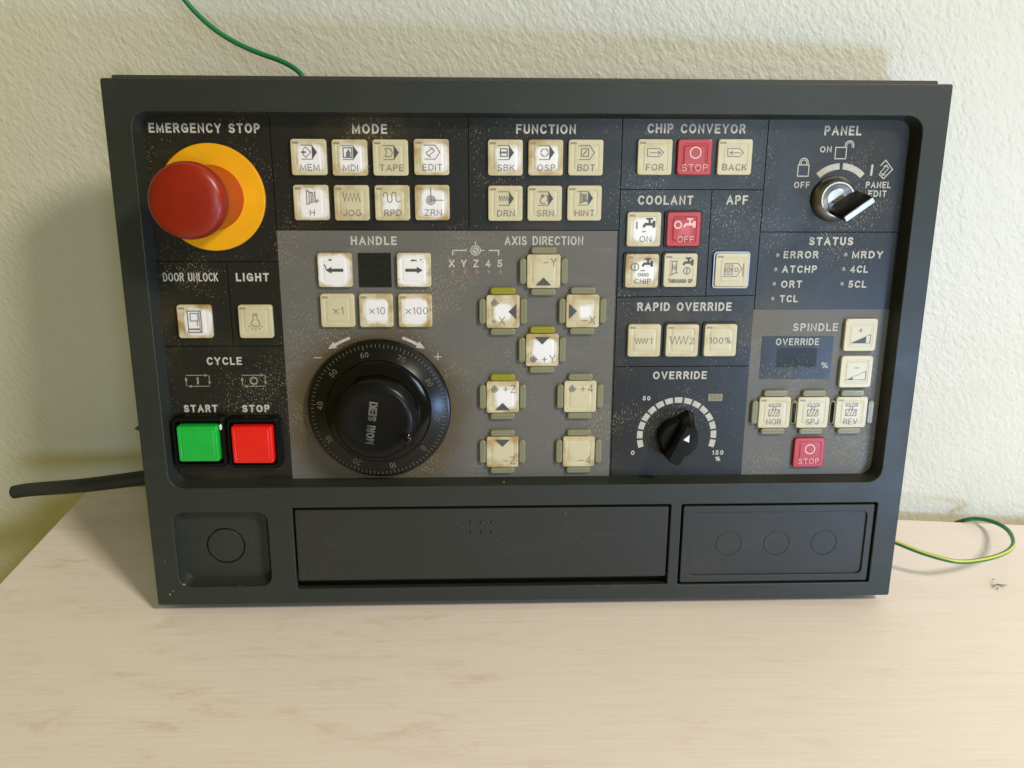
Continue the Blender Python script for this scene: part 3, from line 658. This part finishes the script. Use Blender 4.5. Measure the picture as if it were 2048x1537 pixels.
def ic_srn(m_):
    icon_frame(m_); m_.stroke(ring_pts(-1.0, 3.6, .6, 10), .6, LZ + .03); m_.stroke(arc(-.6, 1.4, 1.6, 1.5, 120, 300, 8), .4, LZ + .04); m_.stroke(arc(.3, 2.4, 1.3, 1.6, -50, 70, 6), .4, LZ + .05)
def ic_hint(m_): icon_frame(m_); ic_hand(m_, -.7, .6, .72)
def ic_for(sgn):
    def fn(m_):
        m_.stroke([(-3.8, 4.0), (2.0, 4.2), (4.2, 2.1), (2.2, .2), (-3.6, .4), (-3.8, 4.0)], .32, LZ)
        m_.stroke([(-2.4, 2.1), (2.6, 2.1)], .3, LZ + .01)
        e = 2.8 if sgn > 0 else -2.6
        m_.stroke([(e - sgn * 1.3, 2.9), (e, 2.1), (e - sgn * 1.3, 1.3)], .3, LZ + .02)
    return fn
def ic_ring(m_): m_.stroke(ring_pts(.3, 2.1, 2.6, 30), .62, LZ)
def tap(m_, x, y, s=1.0):
    q = lambda *p: tri(m_, [(x + a * s, y + b * s) for a, b in p], LZ + .03)
    q((-3.2, -.6), (-2.0, -.6), (-2.0, .3), (-3.2, .3)); q((-3.2, .3), (1.6, .3), (1.6, 1.6), (-2.2, 1.6)); q((1.6, -.7), (3.0, -.7), (3.0, 2.6), (1.6, 2.6)); q((-.4, 1.6), (.6, 1.6), (.6, 3.2), (-.4, 3.2)); q((-1.5, 3.2), (1.7, 3.2), (1.7, 4.0), (-1.5, 4.0))
def ic_con(m_): m_.stroke([(-3.6, .6), (-3.6, 3.6)], .62, LZ); tap(m_, 2.6, 1.6); m_.stroke([(-.6, -1.1), (.9, -1.1)], .5, LZ)
def ic_coff(m_): m_.stroke(ring_pts(-3.0, 2.2, 1.65, 22), .8, LZ); tap(m_, 2.8, 1.5)
def ic_chip(m_): m_.stroke(ring_pts(-3.6, 2.0, 1.9, 20), .42, LZ); m_.stroke([(-3.6, .3), (-3.6, 3.7)], .42, LZ + .01); tap(m_, 2.8, 2.8, .9); [m_.stroke(ring_pts(-1.2 + 1.9 * k, -1.9, .7, 12), .36, LZ) for k in range(3)]; m_.stroke([(-.4, .2), (1.2, .2)], .5, LZ)
def ic_thru(m_):
    m_.stroke([(-4.8, 4.6), (-1.6, 4.6)], .34, LZ); m_.stroke([(-4.3, 4.6), (-4.3, -1.4)], .3, LZ + .01); m_.stroke([(-2.1, 4.6), (-2.1, -1.4)], .3, LZ + .02); zig(m_, -4.1, -2.3, 5, 2.8, .2, .3, LZ + .03); m_.stroke([(-4.8, -2.2), (-1.6, -1.0)], .4, LZ + .04)
    tap(m_, 3.8, 3.2, .85); m_.stroke(ring_pts(3.3, -.2, 1.7, 20), .38, LZ); m_.stroke([(3.3, -1.7), (3.3, 1.3)], .38, LZ + .01)
def ic_apf(m_):
    m_.stroke([(-3.6, 3.4), (3.2, 3.4), (5.2, .4)], .28, LZ); m_.stroke([(-4.6, -3.2), (2.6, -3.2), (4.8, .2)], .28, LZ + .01); m_.stroke([(-3.6, 2.6), (.4, 2.6), (.4, -2.2), (-3.6, -2.2), (-3.6, 2.6)], .3, LZ + .02)
    m_.stroke(ring_pts(-1.6, .2, 1.5, 18), .3, LZ + .03); m_.stroke(ring_pts(-1.6, .2, .7, 12), .3, LZ + .04); m_.stroke(ring_pts(2.4, .2, .9, 14), .3, LZ + .05); m_.stroke([(5.9, 3.2), (5.9, -3.2)], .3, LZ + .06)
def ic_door(m_):
    m_.stroke([(-3.2, 5.4), (3.4, 5.4), (3.4, -5.4), (-3.2, -5.4), (-3.2, 5.4)], .5, LZ); m_.stroke([(-1.9, 4.2), (1.9, 4.2), (1.9, .4), (-1.9, .4), (-1.9, 4.2)], .4, LZ + .01); m_.stroke([(2.6, 5.2), (2.6, -5.2)], .35, LZ + .02); m_.stroke([(-2.4, -3.8), (2.2, -3.8)], .8, LZ + .03); m_.stroke([(1.4, .4), (1.4, -2.0)], .4, LZ + .04)
def ic_light(m_):
    m_.stroke([(-1.0, 3.2), (-1.0, 1.4)] + arc(0, -.6, 2.0, 1.8, 120, 420, 16) + [(1.0, 1.4), (1.0, 3.2)], .34, LZ); m_.stroke([(-1.0, 3.2), (1.0, 3.2)], .34, LZ + .01); m_.stroke([(-1.1, 4.0), (1.1, 4.0)], .34, LZ + .02)
    for a in (-150, -120, -90, -60, -30): c, t = math.cos(math.radians(a)), math.sin(math.radians(a)); m_.stroke([(c * 2.7, -.7 + t * 2.5), (c * 4.0, -.7 + t * 3.7)], .3, LZ + .03)
def ic_arrow(sgn, smear):
    def fn(m_):
        m_.stroke([(-4.2 * sgn, 0), (1.8 * sgn, 0)], 1.5, LZ, False); tri(m_, [(4.4 * sgn, 0), (1.6 * sgn, 1.7), (1.6 * sgn, -1.7)])
        if smear > 0: m_.stroke([(-5.1, 2.6), (-4.6, 2.2), (-4.4, 1.0), (-3.9, .2)], .4, LZ + .03); m_.stroke([(-2.6, 5.3), (-1.6, 4.9)], .5, LZ + .04); m_.stroke([(-2.4, 4.8), (-1.4, 5.5)], .3, LZ + .05)
        else: m_.poly([(x, y, LZ + .03) for x, y in ((-1.6, 4.4), (-.6, 5.4), (.6, 5.1), (1.8, 5.3), (1.2, 4.8), (2.2, 4.3), (.8, 4.7), (-.2, 4.5))]); m_.stroke([(3.4, 5.3), (3.9, 5.2)], .4, LZ + .04); m_.stroke([(4.6, 4.2), (4.7, 4.0)], .3, LZ + .05)
    return fn
def ic_ramp(sgn):
    def fn(m_):
        m_.stroke([(-4.8, -4.2), (5.2, -4.2), (5.2, .4), (-4.8, -4.2)], .26, LZ)
        if sgn > 0: tri(m_, [(-4.6, -4.2), (3.0, -4.2), (3.0, -.7)], LZ + .01); m_.stroke([(-.2, 1.6), (-.2, 3.6)], .26, LZ + .02); m_.stroke([(-1.2, 2.6), (.8, 2.6)], .26, LZ + .03)
        else: tri(m_, [(-4.6, -4.2), (-1.6, -4.2), (-1.6, -2.8)], LZ + .01); m_.stroke([(-1.0, 2.2), (1.2, 2.2)], .3, LZ + .02)
    return fn
def ic_spin(m_, k=1):
    m_.stroke([(-3.0, -1.8), (2.6, -1.8), (2.6, 1.6), (-3.0, 1.6), (-3.0, -1.8)], .3, LZ)
    for j in range(3): m_.stroke([(-2.4 + 1.6 * j, -1.6), (-1.0 + 1.6 * j, 1.4)], .3, LZ + .01 + .005 * j)
    m_.stroke([(-.9, 1.6), (-.9, 3.4)], .3, LZ + .03); m_.stroke([(.5, 1.6), (.5, 3.4)], .3, LZ + .035)
    m_.stroke([(-3.2, 3.6), (3.0, 3.6)], .3, LZ + .04); m_.stroke(arc(-2.2, 4.4, 1.0, .7, 60, 300, 8), .26, LZ + .05); m_.stroke(arc(2.0, 4.4, 1.0, .7, 120, -120, 8), .26, LZ + .055)
    for x in (-1.2, .8): m_.stroke([(x - .6, 5.0), (x + .6, 4.4)], .26, LZ + .06)

def key(p, icon=None, text=None, ty=-4.75, tcap=3.05, tx=0.4, wear=(0, .5), red=False, lamp=True, squeeze=1.17, surround=None, legend=None, label=None, scale=1.0):
    o = link('push_button', kme_red if red else kme, panel, at(p, KZ))
    o.scale = (scale, 1, scale)
    o.color = (wear[0], wear[1], rnd.random(), 1)
    if label: o['label'] = label
    m_ = MB()
    if icon: icon(m_)
    if text: text_at(m_, text, tx, ty, tcap, .32, LZ, squeeze)
    if m_.f: m_.build('legend', [M[legend or ('legend_red' if red else 'legend')], M['legend_red' if red else 'legend_dark']], o, smooth=False)
    if lamp and not red:
        l = link('indicator_lamp', LAMPBAR, o, V(-6.1, 6.75, 0.02))
    if surround:
        s = link('key_surround', SURR, o); s.data = SURR if surround == 'dark' else SURR_STEEL
    return o
SURR_STEEL = SURR.copy(); SURR_STEEL.materials.clear(); SURR_STEEL.materials.append(M['steel'])
# mode keys
key((92.14, 34.81), ic_mem, 'MEM', wear=(.74, .35)); key((111.76, 34.96), ic_mdi, 'MDI', wear=(.74, .8)); key((131.33, 34.88), ic_tape, 'TAPE', wear=(.0, .12), tx=.6); key((151.09, 34.57), ic_edit, 'EDIT', wear=(.76, .8), tx=.5)
key((92.16, 56.25), ic_hand, 'H', wear=(.84, .6)); key((111.79, 56.33), ic_jog, 'JOG', wear=(.0, .6), tx=.2); key((131.55, 56.28), ic_rpd, 'RPD', wear=(.46, .6), tx=.3); key((151.02, 56.12), ic_zrn, 'ZRN', wear=(.74, .9), tx=.5)
# function keys
key((186.85, 34.66), ic_sbk, 'SBK', wear=(.70, .5)); key((206.49, 34.58), ic_osp, 'OSP', wear=(.66, .75)); key((226.05, 34.50), ic_bdt, 'BDT', wear=(.0, .06))
key((186.89, 56.40), ic_drn, 'DRN', wear=(.0, .08)); key((206.27, 56.35), ic_srn, 'SRN', wear=(.0, .12)); key((225.91, 56.19), ic_hint, 'HINT', wear=(.0, .1), tx=.3)
# chip conveyor
key((259.89, 34.13), ic_for(1), 'FOR', wear=(.0, .4), tx=.2, label='cream key with an arrow pointing right'); key((279.44, 34.05), ic_ring, 'STOP', wear=(.0, .3), red=True, tx=.3, ty=-5.0, tcap=3.3, label='red key with a ring above STOP'); key((299.30, 33.97), ic_for(-1), 'BACK', wear=(.0, .2), tx=.2)
# coolant, APF
key((255.98, 68.92), ic_con, 'ON', wear=(.72, .3), tx=1.0); key((275.93, 68.85), ic_coff, 'OFF', wear=(.35, .2), red=True, tx=1.2, ty=-4.9, surround='dark', label='red key with ring and tap above OFF')
key((255.86, 89.57), ic_chip, 'CHIP', wear=(.62, 1.0), tx=.6, ty=-5.2, tcap=2.6, surround='dark'); key((275.41, 89.33), ic_thru, 'THROUGH SP', wear=(.0, .2), ty=-5.3, tcap=2.0, squeeze=.72, tx=.2, surround='dark')
key((301.53, 89.21), ic_apf, None, wear=(.0, .2), surround='steel', label='cream key in a bright metal surround')
# rapid override
key((258.55, 125.44), lambda m_: zig(m_, -4.8, 1.9, 8, 1.4, -1.6, .36), '1', ty=-.1, tcap=3.2, tx=3.6, wear=(.0, .4))
key((278.27, 125.51), lambda m_: zig(m_, -6.2, 3.0, 8, 2.4, -1.8, .36), '2', ty=-.1, tcap=3.4, tx=5.0, wear=(.0, .4), surround='dark')
key((298.18, 125.44), None, '100%', ty=.0, tcap=3.3, tx=0, wear=(.0, .4), surround='dark')
# handle
key((102.08, 89.13), ic_arrow(-1, 1), None, wear=(.94, .8), lamp=False, legend='legend_dark'); key((141.28, 89.14), ic_arrow(1, -1), None, wear=(.92, .9), lamp=False, legend='legend_dark')
key((102.43, 109.50), None, '*1', ty=0, tcap=3.9, wear=(.0, .2)); key((121.78, 109.54), None, '*10', ty=0, tcap=3.6, tx=.6, wear=(.72, .9)); key((141.40, 109.58), None, '*100', ty=0, tcap=3.6, tx=.9, wear=(.78, 1.0))
# door unlock, light
key((30.82, 114.94), ic_door, None, wear=(.80, 1.0)); key((61.17, 115.02), ic_light, None, wear=(.0, .35))
# spindle plus, minus, stop
key((371.45, 122.91), ic_ramp(1), None, wear=(.0, .08), lamp=False); key((371.18, 142.54), ic_ramp(-1), None, wear=(.0, .08), lamp=False)
key((350.20, 187.07), ic_ring, 'STOP', wear=(.0, .1), red=True, tx=.2, ty=-4.8, tcap=3.0, scale=.97, label='red key with a ring above STOP, below the three spindle keys')
# axis keys with clear guards
def guard_mesh(mat):
    m_ = MB(); m_.box(-6.5, 6.5, -1.75, 1.75, -1.0, 1.3, 1.5, .6); t = m_.build('guard_tab', M[mat], ang=50); d = t.data; bpy.data.objects.remove(t); return d
GUARD, GUARD_G = guard_mesh('guard'), guard_mesh('guard_green')
def axis_key(p, icon, wear, green_top=False, gap=(10.45, 10.45)):  # the upper tab can be yellow-green plastic
    o = key(p, icon, None, wear=wear, lamp=False)
    for i, (x, y, a) in enumerate(((0, gap[1], 0), (0, -gap[1], 0), (-gap[0], 0, 90), (gap[0], 0, 90))):
        g = link('guard_tab', GUARD_G if (green_top and i == 0) else GUARD, o, V(x, y, -1.4)); g.rotation_euler = (0, math.radians(a), 0)
        if green_top and i == 0: g['label'] = 'yellow-green guard tab'
    return o
def ax_icon(txt, tx, ty, tri_, dat=None):
    def fn(m_):
        text_at(m_, txt, tx, ty, 4.2, .32, LZ, 1.0, gap=.30)
        if tri_: tri(m_, tri_, LZ + .03)
        if dat:
            x, y = dat
            m_.stroke(ring_pts(x, y, 1.45, 20), .4, LZ + .04); m_.stroke(ring_pts(x, y, .7, 14), .45, LZ + .045); m_.stroke([(x, y), (x, y + 2.3)], .3, LZ + .06); m_.stroke([(x, y), (x + 2.3, y)], .3, LZ + .07); None
    return fn
UP = [(-3.9, -7.0), (3.9, -7.0), (0, -3.0)]; DOWN = [(-3.9, 7.0), (3.9, 7.0), (0, 3.0)]; LEFT = [(6.9, 3.9), (6.9, -3.9), (2.9, 0)]; RIGHT = [(-6.9, 3.9), (-6.9, -3.9), (-2.9, 0)]
axis_key((206.22, 89.80), ax_icon('-Y', 3.2, 4.6, UP), (.0, .5))
axis_key((185.77, 110.19), ax_icon('+X', -2.3, -4.6, LEFT, (-4.2, 4.4)), (.52, .9), True)
axis_key((226.38, 110.02), ax_icon('-X', 3.2, -4.6, RIGHT), (.42, .7))
axis_key((205.98, 130.25), ax_icon('+Y', 3.4, -4.6, DOWN, (-4.4, -4.8)), (.74, .8), True)
axis_key((185.69, 155.20), ax_icon('+Z', 3.6, 4.4, UP, (-4.2, 4.2)), (.66, .9), True)
axis_key((226.19, 155.16), ax_icon('+4', 3.4, 4.4, None, (-4.2, 4.2)), (.0, .2))
axis_key((185.59, 185.42), ax_icon('-Z', 3.6, -4.6, DOWN), (.0, .9))
axis_key((226.12, 185.47), ax_icon('-4', 3.4, -4.6, None), (.0, .8))
for p, t, w in (((329.61, 164.55), 'NOR', (.0, .25)), ((350.27, 164.68), 'SPJ', (.0, .15)), ((370.85, 164.68), 'REV', (.0, .2))):
    o = axis_key(p, None, w)
    m_ = MB(); ic_spin(m_); text_at(m_, t, 0, -5.0, 3.1, .3, LZ); m_.build('legend', M['legend'], o, smooth=False)
    link('indicator_lamp', LAMPBAR, o, V(-6.1, 6.75, 0.02))

# ------------------------------------------------------------------ start and stop push buttons
def start_button(p, mat, w, h, label, chip=False):
    o = bpy.data.objects.new('illuminated_button', None); COL.objects.link(o); o.parent = panel; o.location = at(p, FZ); o.empty_display_size = .01
    o['label'] = label
    m_ = MB()
    R = lambda i, z, r: [(x, y, z) for x, y in rrect(-14.0 + i, 14.0 - i, -14.0 + i, 14.0 - i, r, 4)]
    m_.loft([R(0, 0, 3.0), R(0.3, 4.6, 3.0), R(1.0, 5.6, 2.8), R(2.2, 5.6, 1.6), R(2.6, 3.0, 1.4)]); m_.build('button_frame', M['black'], o)
    m_ = MB(); Q = lambda i, z: [(x, y, z) for x, y in rrect(-w / 2 + i, w / 2 - i, -h / 2 + i, h / 2 - i, 1.0, 4)]
    m_.loft([Q(0, 1.0), Q(0, 7.4), Q(.25, 7.9), Q(.8, 8.1), Q(1.6, 8.1), Q(1.8, 7.95), Q(2.0, 8.1), Q(2.6, 8.15)], False, True); m_.build('button_lens', M[mat], o)
    if chip:
        m_ = MB(); m_.loft([[(11.2 + a, 8.6 + b, z) for a, b in ((0, -1.6), (.9, -1.4), (1.1, .4), (.5, 1.6), (-.2, .6))] for z in (5.5, 6.2)], True, True); m_.build('paint_chip', M['marker'], o, smooth=False)
    return o
start_button((28.80, 177.73), 'green_lens', 20.6, 19.0, 'green square start button in a black frame', True)
start_button((56.50, 178.49), 'red_lens', 20.8, 19.8, 'red square stop button in a black frame')

# ------------------------------------------------------------------ emergency stop
es = bpy.data.objects.new('emergency_stop', None); COL.objects.link(es); es.parent = panel; es.location = at((44.28, 54.03), FZ); es.empty_display_size = .02
m_ = MB(); m_.lathe([(8, 0), (25.6, 0), (25.6, 1.6), (25.2, 2.0), (9, 2.2)], n=96, close=False); m_.build('yellow_ring', M['yellow'], es)
m_ = MB(); m_.lathe([(15.6, 1.9), (15.3, 3.2), (14.8, 14), (15.0, 32)], n=80, close=False); m_.build('collar', M['orange'], es)
m_ = MB(); m_.lathe([(14.0, 30.2), (16.0, 30.3), (16.9, 31.0), (17.2, 32.5), (17.2, 36.5), (16.8, 38.6), (15.7, 40.1), (14.0, 40.9), (11, 41.3), (6.5, 41.6), (2.5, 41.7)], n=96); m_.build('mushroom_head', M['red'], es)

# ------------------------------------------------------------------ handwheel
hw = bpy.data.objects.new('handwheel', None); COL.objects.link(hw); hw.parent = panel; hw.location = at((121.82, 161.15), FZ); hw.empty_display_size = .02
m_ = MB(); m_.lathe([(34, 0), (36.7, .2), (36.9, 3.0), (36.3, 4.4), (35.2, 4.9), (27.2, 6.6), (26.9, 6.9)], n=128, close=False); m_.build('dial_ring', M['dial'], hw)
m_ = MB(); m_.lathe([(27.2, 5.0), (26.9, 8.0), (26.2, 9.0), (25.0, 9.4), (21.6, 9.6), (20.6, 10.6), (20.4, 13.0)], n=96, close=False); m_.build('hub_step', M['gloss'], hw)
m_ = MB(); m_.lathe([(20.4, 12.6), (20.7, 19.0), (20.3, 21.4), (19.2, 23.2), (17.6, 24.2), (15.6, 24.4), (13.0, 24.0), (8.0, 23.5), (3.0, 23.4)], n=96); m_.build('knob_dome', M['black'], hw)
m_ = MB()
zc = lambda r: 4.9 + (35.2 - r) * 1.7 / 8.0 + 0.05
for k in range(100):
    a = math.radians(3.6 * k - 12.0 + 0); c, s = math.sin(a), math.cos(a); r0 = 32.4 if k % 10 == 0 else (33.0 if k % 5 == 0 else 33.4); w = .13
    m_.poly([(r0 * c - w * s, r0 * s + w * c, zc(r0)), (34.9 * c - w * s, 34.9 * s + w * c, zc(34.9)), (34.9 * c + w * s, 34.9 * s - w * c, zc(34.9)), (r0 * c + w * s, r0 * s - w * c, zc(r0))])
m_.build('dial_scale', M['ink'], hw, smooth=False)
for k, t in enumerate(('60', '70', '80', '90', '0', '10', '20', '30', '40', '50')):
    a = math.radians(36 * k - 12); m_ = MB()
    text_at(m_, t, 0, 0, 2.9, .36, 0); o = m_.build('dial_number', M['ink'], hw, V(30.2 * math.sin(a), 30.2 * math.cos(a), zc(30.2) + .22), smooth=False); o.rotation_euler = (0, a, 0)
    o.rotation_euler = Euler((0, a, 0))
m_ = MB(); text_at(m_, 'MORI SEIKI', 0, 0, 4.2, .9, 0, .78, gap=.13); o = m_.build('lettering', M['silver'], hw, V(-1.6, -1.0, 24.05), smooth=False); o.rotation_euler = (0, math.radians(-82), 0)
m_ = MB(); m_.lathe([(4.0, -4), (4.0, 0.2), (3.5, 1.6), (2.5, 2.5), (1.2, 2.9)], n=36); m_.build('finger_grip', M['gloss'], hw, V(15.2, -9.2, 22.6), ang=60)

# ------------------------------------------------------------------ override knob
ok = bpy.data.objects.new('rotary_knob', None); COL.objects.link(ok); ok.parent = panel; ok.location = V(ox, oy, FZ); ok.rotation_euler = (0, math.radians(25), 0); ok.empty_display_size = .01
m_ = MB(); m_.lathe([(10.6, 0), (10.6, 1.2), (10.2, 6.5), (9.6, 7.4), (5, 7.6)], n=64); m_.build('knob_skirt', M['black'], ok)
m_ = MB()
def grip(hw_, y0, y1, tip, z): return [(-hw_, y0 + 1.2, z), (-hw_ * .5, y0, z), (hw_ * .5, y0, z), (hw_, y0 + 1.2, z), (hw_, y1, z), (hw_ * .35, tip, z), (-hw_ * .35, tip, z), (-hw_, y1, z)]
m_.loft([grip(4.6, -12.2, 10.6, 15.2, 0.4), grip(4.4, -12.0, 10.4, 14.6, 5.0), grip(3.5, -11.2, 9.4, 10.4, 16.0), grip(3.2, -10.9, 9.1, 9.9, 16.6)], True, True); m_.build('pointer_grip', M['black'], ok, ang=25)
m_ = MB(); m_.poly([(-1.7, 2.6, 16.7), (1.7, 2.6, 16.7), (0, 6.4, 16.7)]); m_.build('pointer_mark', M['marker'], ok, smooth=False)

# ------------------------------------------------------------------ key switch and its key
ks = bpy.data.objects.new('key_switch', None); COL.objects.link(ks); ks.parent = panel; ks.location = at((350.84, 53.92), FZ); ks.empty_display_size = .01
m_ = MB(); m_.lathe([(11.3, 0), (11.3, 1.6), (10.8, 3.0), (9.3, 5.6), (8.6, 6.2)], n=72, close=False); m_.build('switch_bezel', M['bronze'], ks)
m_ = MB(); m_.lathe([(8.7, 6.0), (8.4, 6.6), (7.7, 6.6), (7.3, 5.6), (5.2, 5.2), (4.9, 5.6), (1.5, 5.7)], n=64); m_.build('lock_cylinder', M['chrome'], ks)
kr = bpy.data.objects.new('key', None); COL.objects.link(kr); kr.empty_display_size = .01
panel_mw = Matrix.Translation(Vector((PW / 2000.0, 0, LIFT))) @ Matrix.Rotation(-LEAN, 4, 'X')
kr.matrix_world = panel_mw @ Matrix.Translation(at((350.84, 53.92), FZ + 5.7)) @ Matrix.Rotation(math.radians(-36), 4, 'Y') @ Matrix.Rotation(math.radians(14), 4, 'X')
tag(kr, 'black-headed metal key standing in the round lock under PANEL EDIT', 'key')
m_ = MB(); m_.box(-2.6, 2.6, -.9, .9, -6, 6.0); m_.build('key_blade', M['chrome'], kr, smooth=False)
m_ = MB(); m_.loft([[(x, y, z) for x, y in rrect(-w_, w_, -1.35, 1.35, .5, 3)] for w_, z in ((5.2, 4.4), (8.2, 6.0), (8.4, 19.0), (7.8, 19.6))], True, True); m_.build('key_head', M['black'], kr)
m_ = MB(); m_.box(-8.0, 8.0, -1.45, 1.45, 19.5, 20.4, .5, .3); m_.build('key_edge', M['chrome'], kr)
m_ = MB()
for k in range(4): m_.box(-2.6 + 1.5 * k, -1.8 + 1.5 * k, -1.5, -1.3, 12.0, 15.5)
m_.build('key_marking', M['steel'], kr, smooth=False)

# ------------------------------------------------------------------ drawer front and blank cover
dx0, dx1, dv0, dv1 = H3
mb = MB()
mb.loft([[(x, y, z) for x, y in rr_uv(dx0 + 1.0 + i, dx1 - 1.0 - i, dv0 + 1.5 + i, dv1 - 4.4 - i * 1.5, .8)] for i, z in ((0, -9.0), (0, -1.2), (.2, -.75), (.6, -.6))], False, True)
drawer = mb.build('drawer_front', M['cover'], panel)
mb = MB()
for px_, v_ in (((168.96, 222.75), 0), ((174.55, 222.82), 0), ((180.14, 222.88), 0), ((168.91, 228.51), 0), ((174.52, 228.58), 0), ((180.12, 228.65), 0)):
    m_ = MB(); m_.lathe([(1.0, 0), (.85, .5), (.5, .75), (.15, .85)], n=18); m_.build('grip_bump', M['cover'], drawer, at(px_, -.65))
cu0, cu1, cv0, cv1 = H4
C_ = (cu0 + 1.3, cu1 - 1.3, cv0 + 1.3, cv1 - 1.3); F_ = (cu0 + 6.0, cu1 - 4.8, cv0 + 5.0, cv1 - 5.2)
knock = [uv((308.42, 237.02)), uv((334.82, 237.06)), uv((361.05, 237.09))]
a_ = plate_with_holes(rr_uv(*C_, .8), [rr_uv(*F_, 3.0)], -3.0, -.35, .3)
b_ = plate_with_holes(rr_uv(F_[0] - .4, F_[1] + .4, F_[2] - .4, F_[3] + .4, 3.0), [circ(x, y, 7.05) for x, y in knock], -3.2, -1.5, .08)
mb = MB(); mb.box(C_[0] - PW / 2 + .02, C_[1] - PW / 2 - .02, PH - C_[3] + .02, PH - C_[2] - .02, -9.0, -3.3)
cover = join_meshes('cover_plate', [(a_, 0), (b_, 0), (mb_mesh(mb), 0)], [M['cover']], panel)
for x, y in knock:
    m_ = MB(); m_.lathe([(6.9, -3.0), (6.9, -1.60), (6.78, -1.5), (1, -1.5)], x, y, 48); m_.build('knockout_disc', M['cover'], cover, ang=20)

# ------------------------------------------------------------------ wires and cable
def tube(name, pts, r, mats, stripe=None, n=14, parent=None, taper=None, twist=0.0, sub=10):
    P = [Vector(p) for p in pts]; Q = []
    E = [P[0] * 2 - P[1]] + P + [P[-1] * 2 - P[-2]]
    for i in range(1, len(E) - 2):
        for k in range(sub):
            t = k / sub; a, b, c, d = E[i - 1], E[i], E[i + 1], E[i + 2]
            Q.append(.5 * ((2 * b) + (c - a) * t + (2 * a - 5 * b + 4 * c - d) * t * t + (3 * b - a - 3 * c + d) * t ** 3))
    Q.append(P[-1])
    verts, faces, mi = [], [], []
    up = Vector((0, 0, 1))
    for i, q in enumerate(Q):
        t = (Q[min(i + 1, len(Q) - 1)] - Q[max(i - 1, 0)]).normalized()
        s = t.cross(up).normalized(); u = s.cross(t)
        rr = r * (taper(i / (len(Q) - 1)) if taper else 1)
        for k in range(n):
            a = 2 * math.pi * k / n + twist * i / len(Q); verts.append(q + (s * math.cos(a) + u * math.sin(a)) * rr)
    for i in range(len(Q) - 1):
        for k in range(n):
            k2 = (k + 1) % n; faces.append((i * n + k, i * n + k2, (i + 1) * n + k2, (i + 1) * n + k)); mi.append(1 if stripe and k in stripe else 0)
    faces.append(tuple(reversed(range(n)))); mi.append(0); faces.append(tuple((len(Q) - 1) * n + k for k in range(n))); mi.append(0)
    me = bpy.data.meshes.new(name); me.from_pydata(verts, [], faces)
    for m in mats: me.materials.append(m)
    me.polygons.foreach_set('material_index', mi); me.shade_smooth()
    return link(name, me, parent)
w1 = tube('earth_wire', [(0.0295, 0.0880, 0.3091), (0.0336, 0.0880, 0.3010), (0.0403, 0.0870, 0.2932), (0.0490, 0.0860, 0.2860), (0.0587, 0.0850, 0.2807), (0.0681, 0.0840, 0.2770), (0.0774, 0.0820, 0.2741), (0.0846, 0.0800, 0.2707), (0.0885, 0.0780, 0.2668), (0.0897, 0.0760, 0.2603)], 0.00125, [M['wire_green'], M['wire_yellow']], (9, 10, 11))
tag(w1, 'thin green wire curving up the wall from behind the panel', 'wire')
w2 = tube('earth_wire', [(0.4037, 0.0376, 0.0200), (0.4135, 0.0292, 0.0200), (0.4268, 0.0196, 0.0190), (0.4427, 0.0134, 0.0180), (0.4606, 0.0165, 0.0170), (0.4764, 0.0235, 0.0160), (0.4871, 0.0330, 0.0150), (0.4942, 0.0477, 0.0120), (0.4960, 0.0594, 0.0090), (0.4935, 0.0689, 0.0060), (0.4883, 0.0734, 0.0040), (0.4840, 0.0761, 0.0010), (0.4834, 0.0831, -0.0060)], 0.00130, [M['wire_green'], M['wire_yellow']], (2, 3), twist=-1.2)
tag(w2, 'green and yellow striped wire looping onto the table beside the panel', 'wire')
cb = tube('black_cable', [(-0.1134, 0.0829, 0.0243), (-0.1023, 0.0842, 0.0255), (-0.0757, 0.0859, 0.0266), (-0.0524, 0.0889, 0.0277), (-0.0323, 0.0929, 0.0282), (0.0035, 0.0973, 0.0287)], 0.0042, [M['rubber']], n=18, taper=lambda t: .55 if t < .01 else (.92 if t < .03 else .95 + .2 * t))
tag(cb, 'black cable end sticking out to the left behind the panel', 'cable')

# grey tuft of lint on the right of the table
rl = random.Random(3); bm = bmesh.new(); base = Vector((0.4703, 0.0138, 0.0000))
for k in range(9):
    a = rl.uniform(0, 6.28); l = rl.uniform(.0008, .0028); o_ = base + Vector((rl.gauss(0, .0022), rl.gauss(0, .0014), .0002 + rl.random() * .0012)); d = Vector((math.cos(a), math.sin(a) * .6, rl.uniform(-.1, .25))) * l; s = Vector((-d.y, d.x, 0)).normalized() * rl.uniform(.0002, .0007)
    vs_ = [bm.verts.new(p) for p in (o_ - d, o_ - s, o_ + d, o_ + s)]; tp = bm.verts.new(o_ + Vector((0, 0, .0005)))
    for i in range(4): bm.faces.new((vs_[i], vs_[(i + 1) % 4], tp))
me = bpy.data.meshes.new('lint_tuft'); bm.to_mesh(me); bm.free(); me.materials.append(M['lint'])
tag(link('lint_tuft', me), 'small dark grey tuft of lint on the table top right of the panel', 'lint')
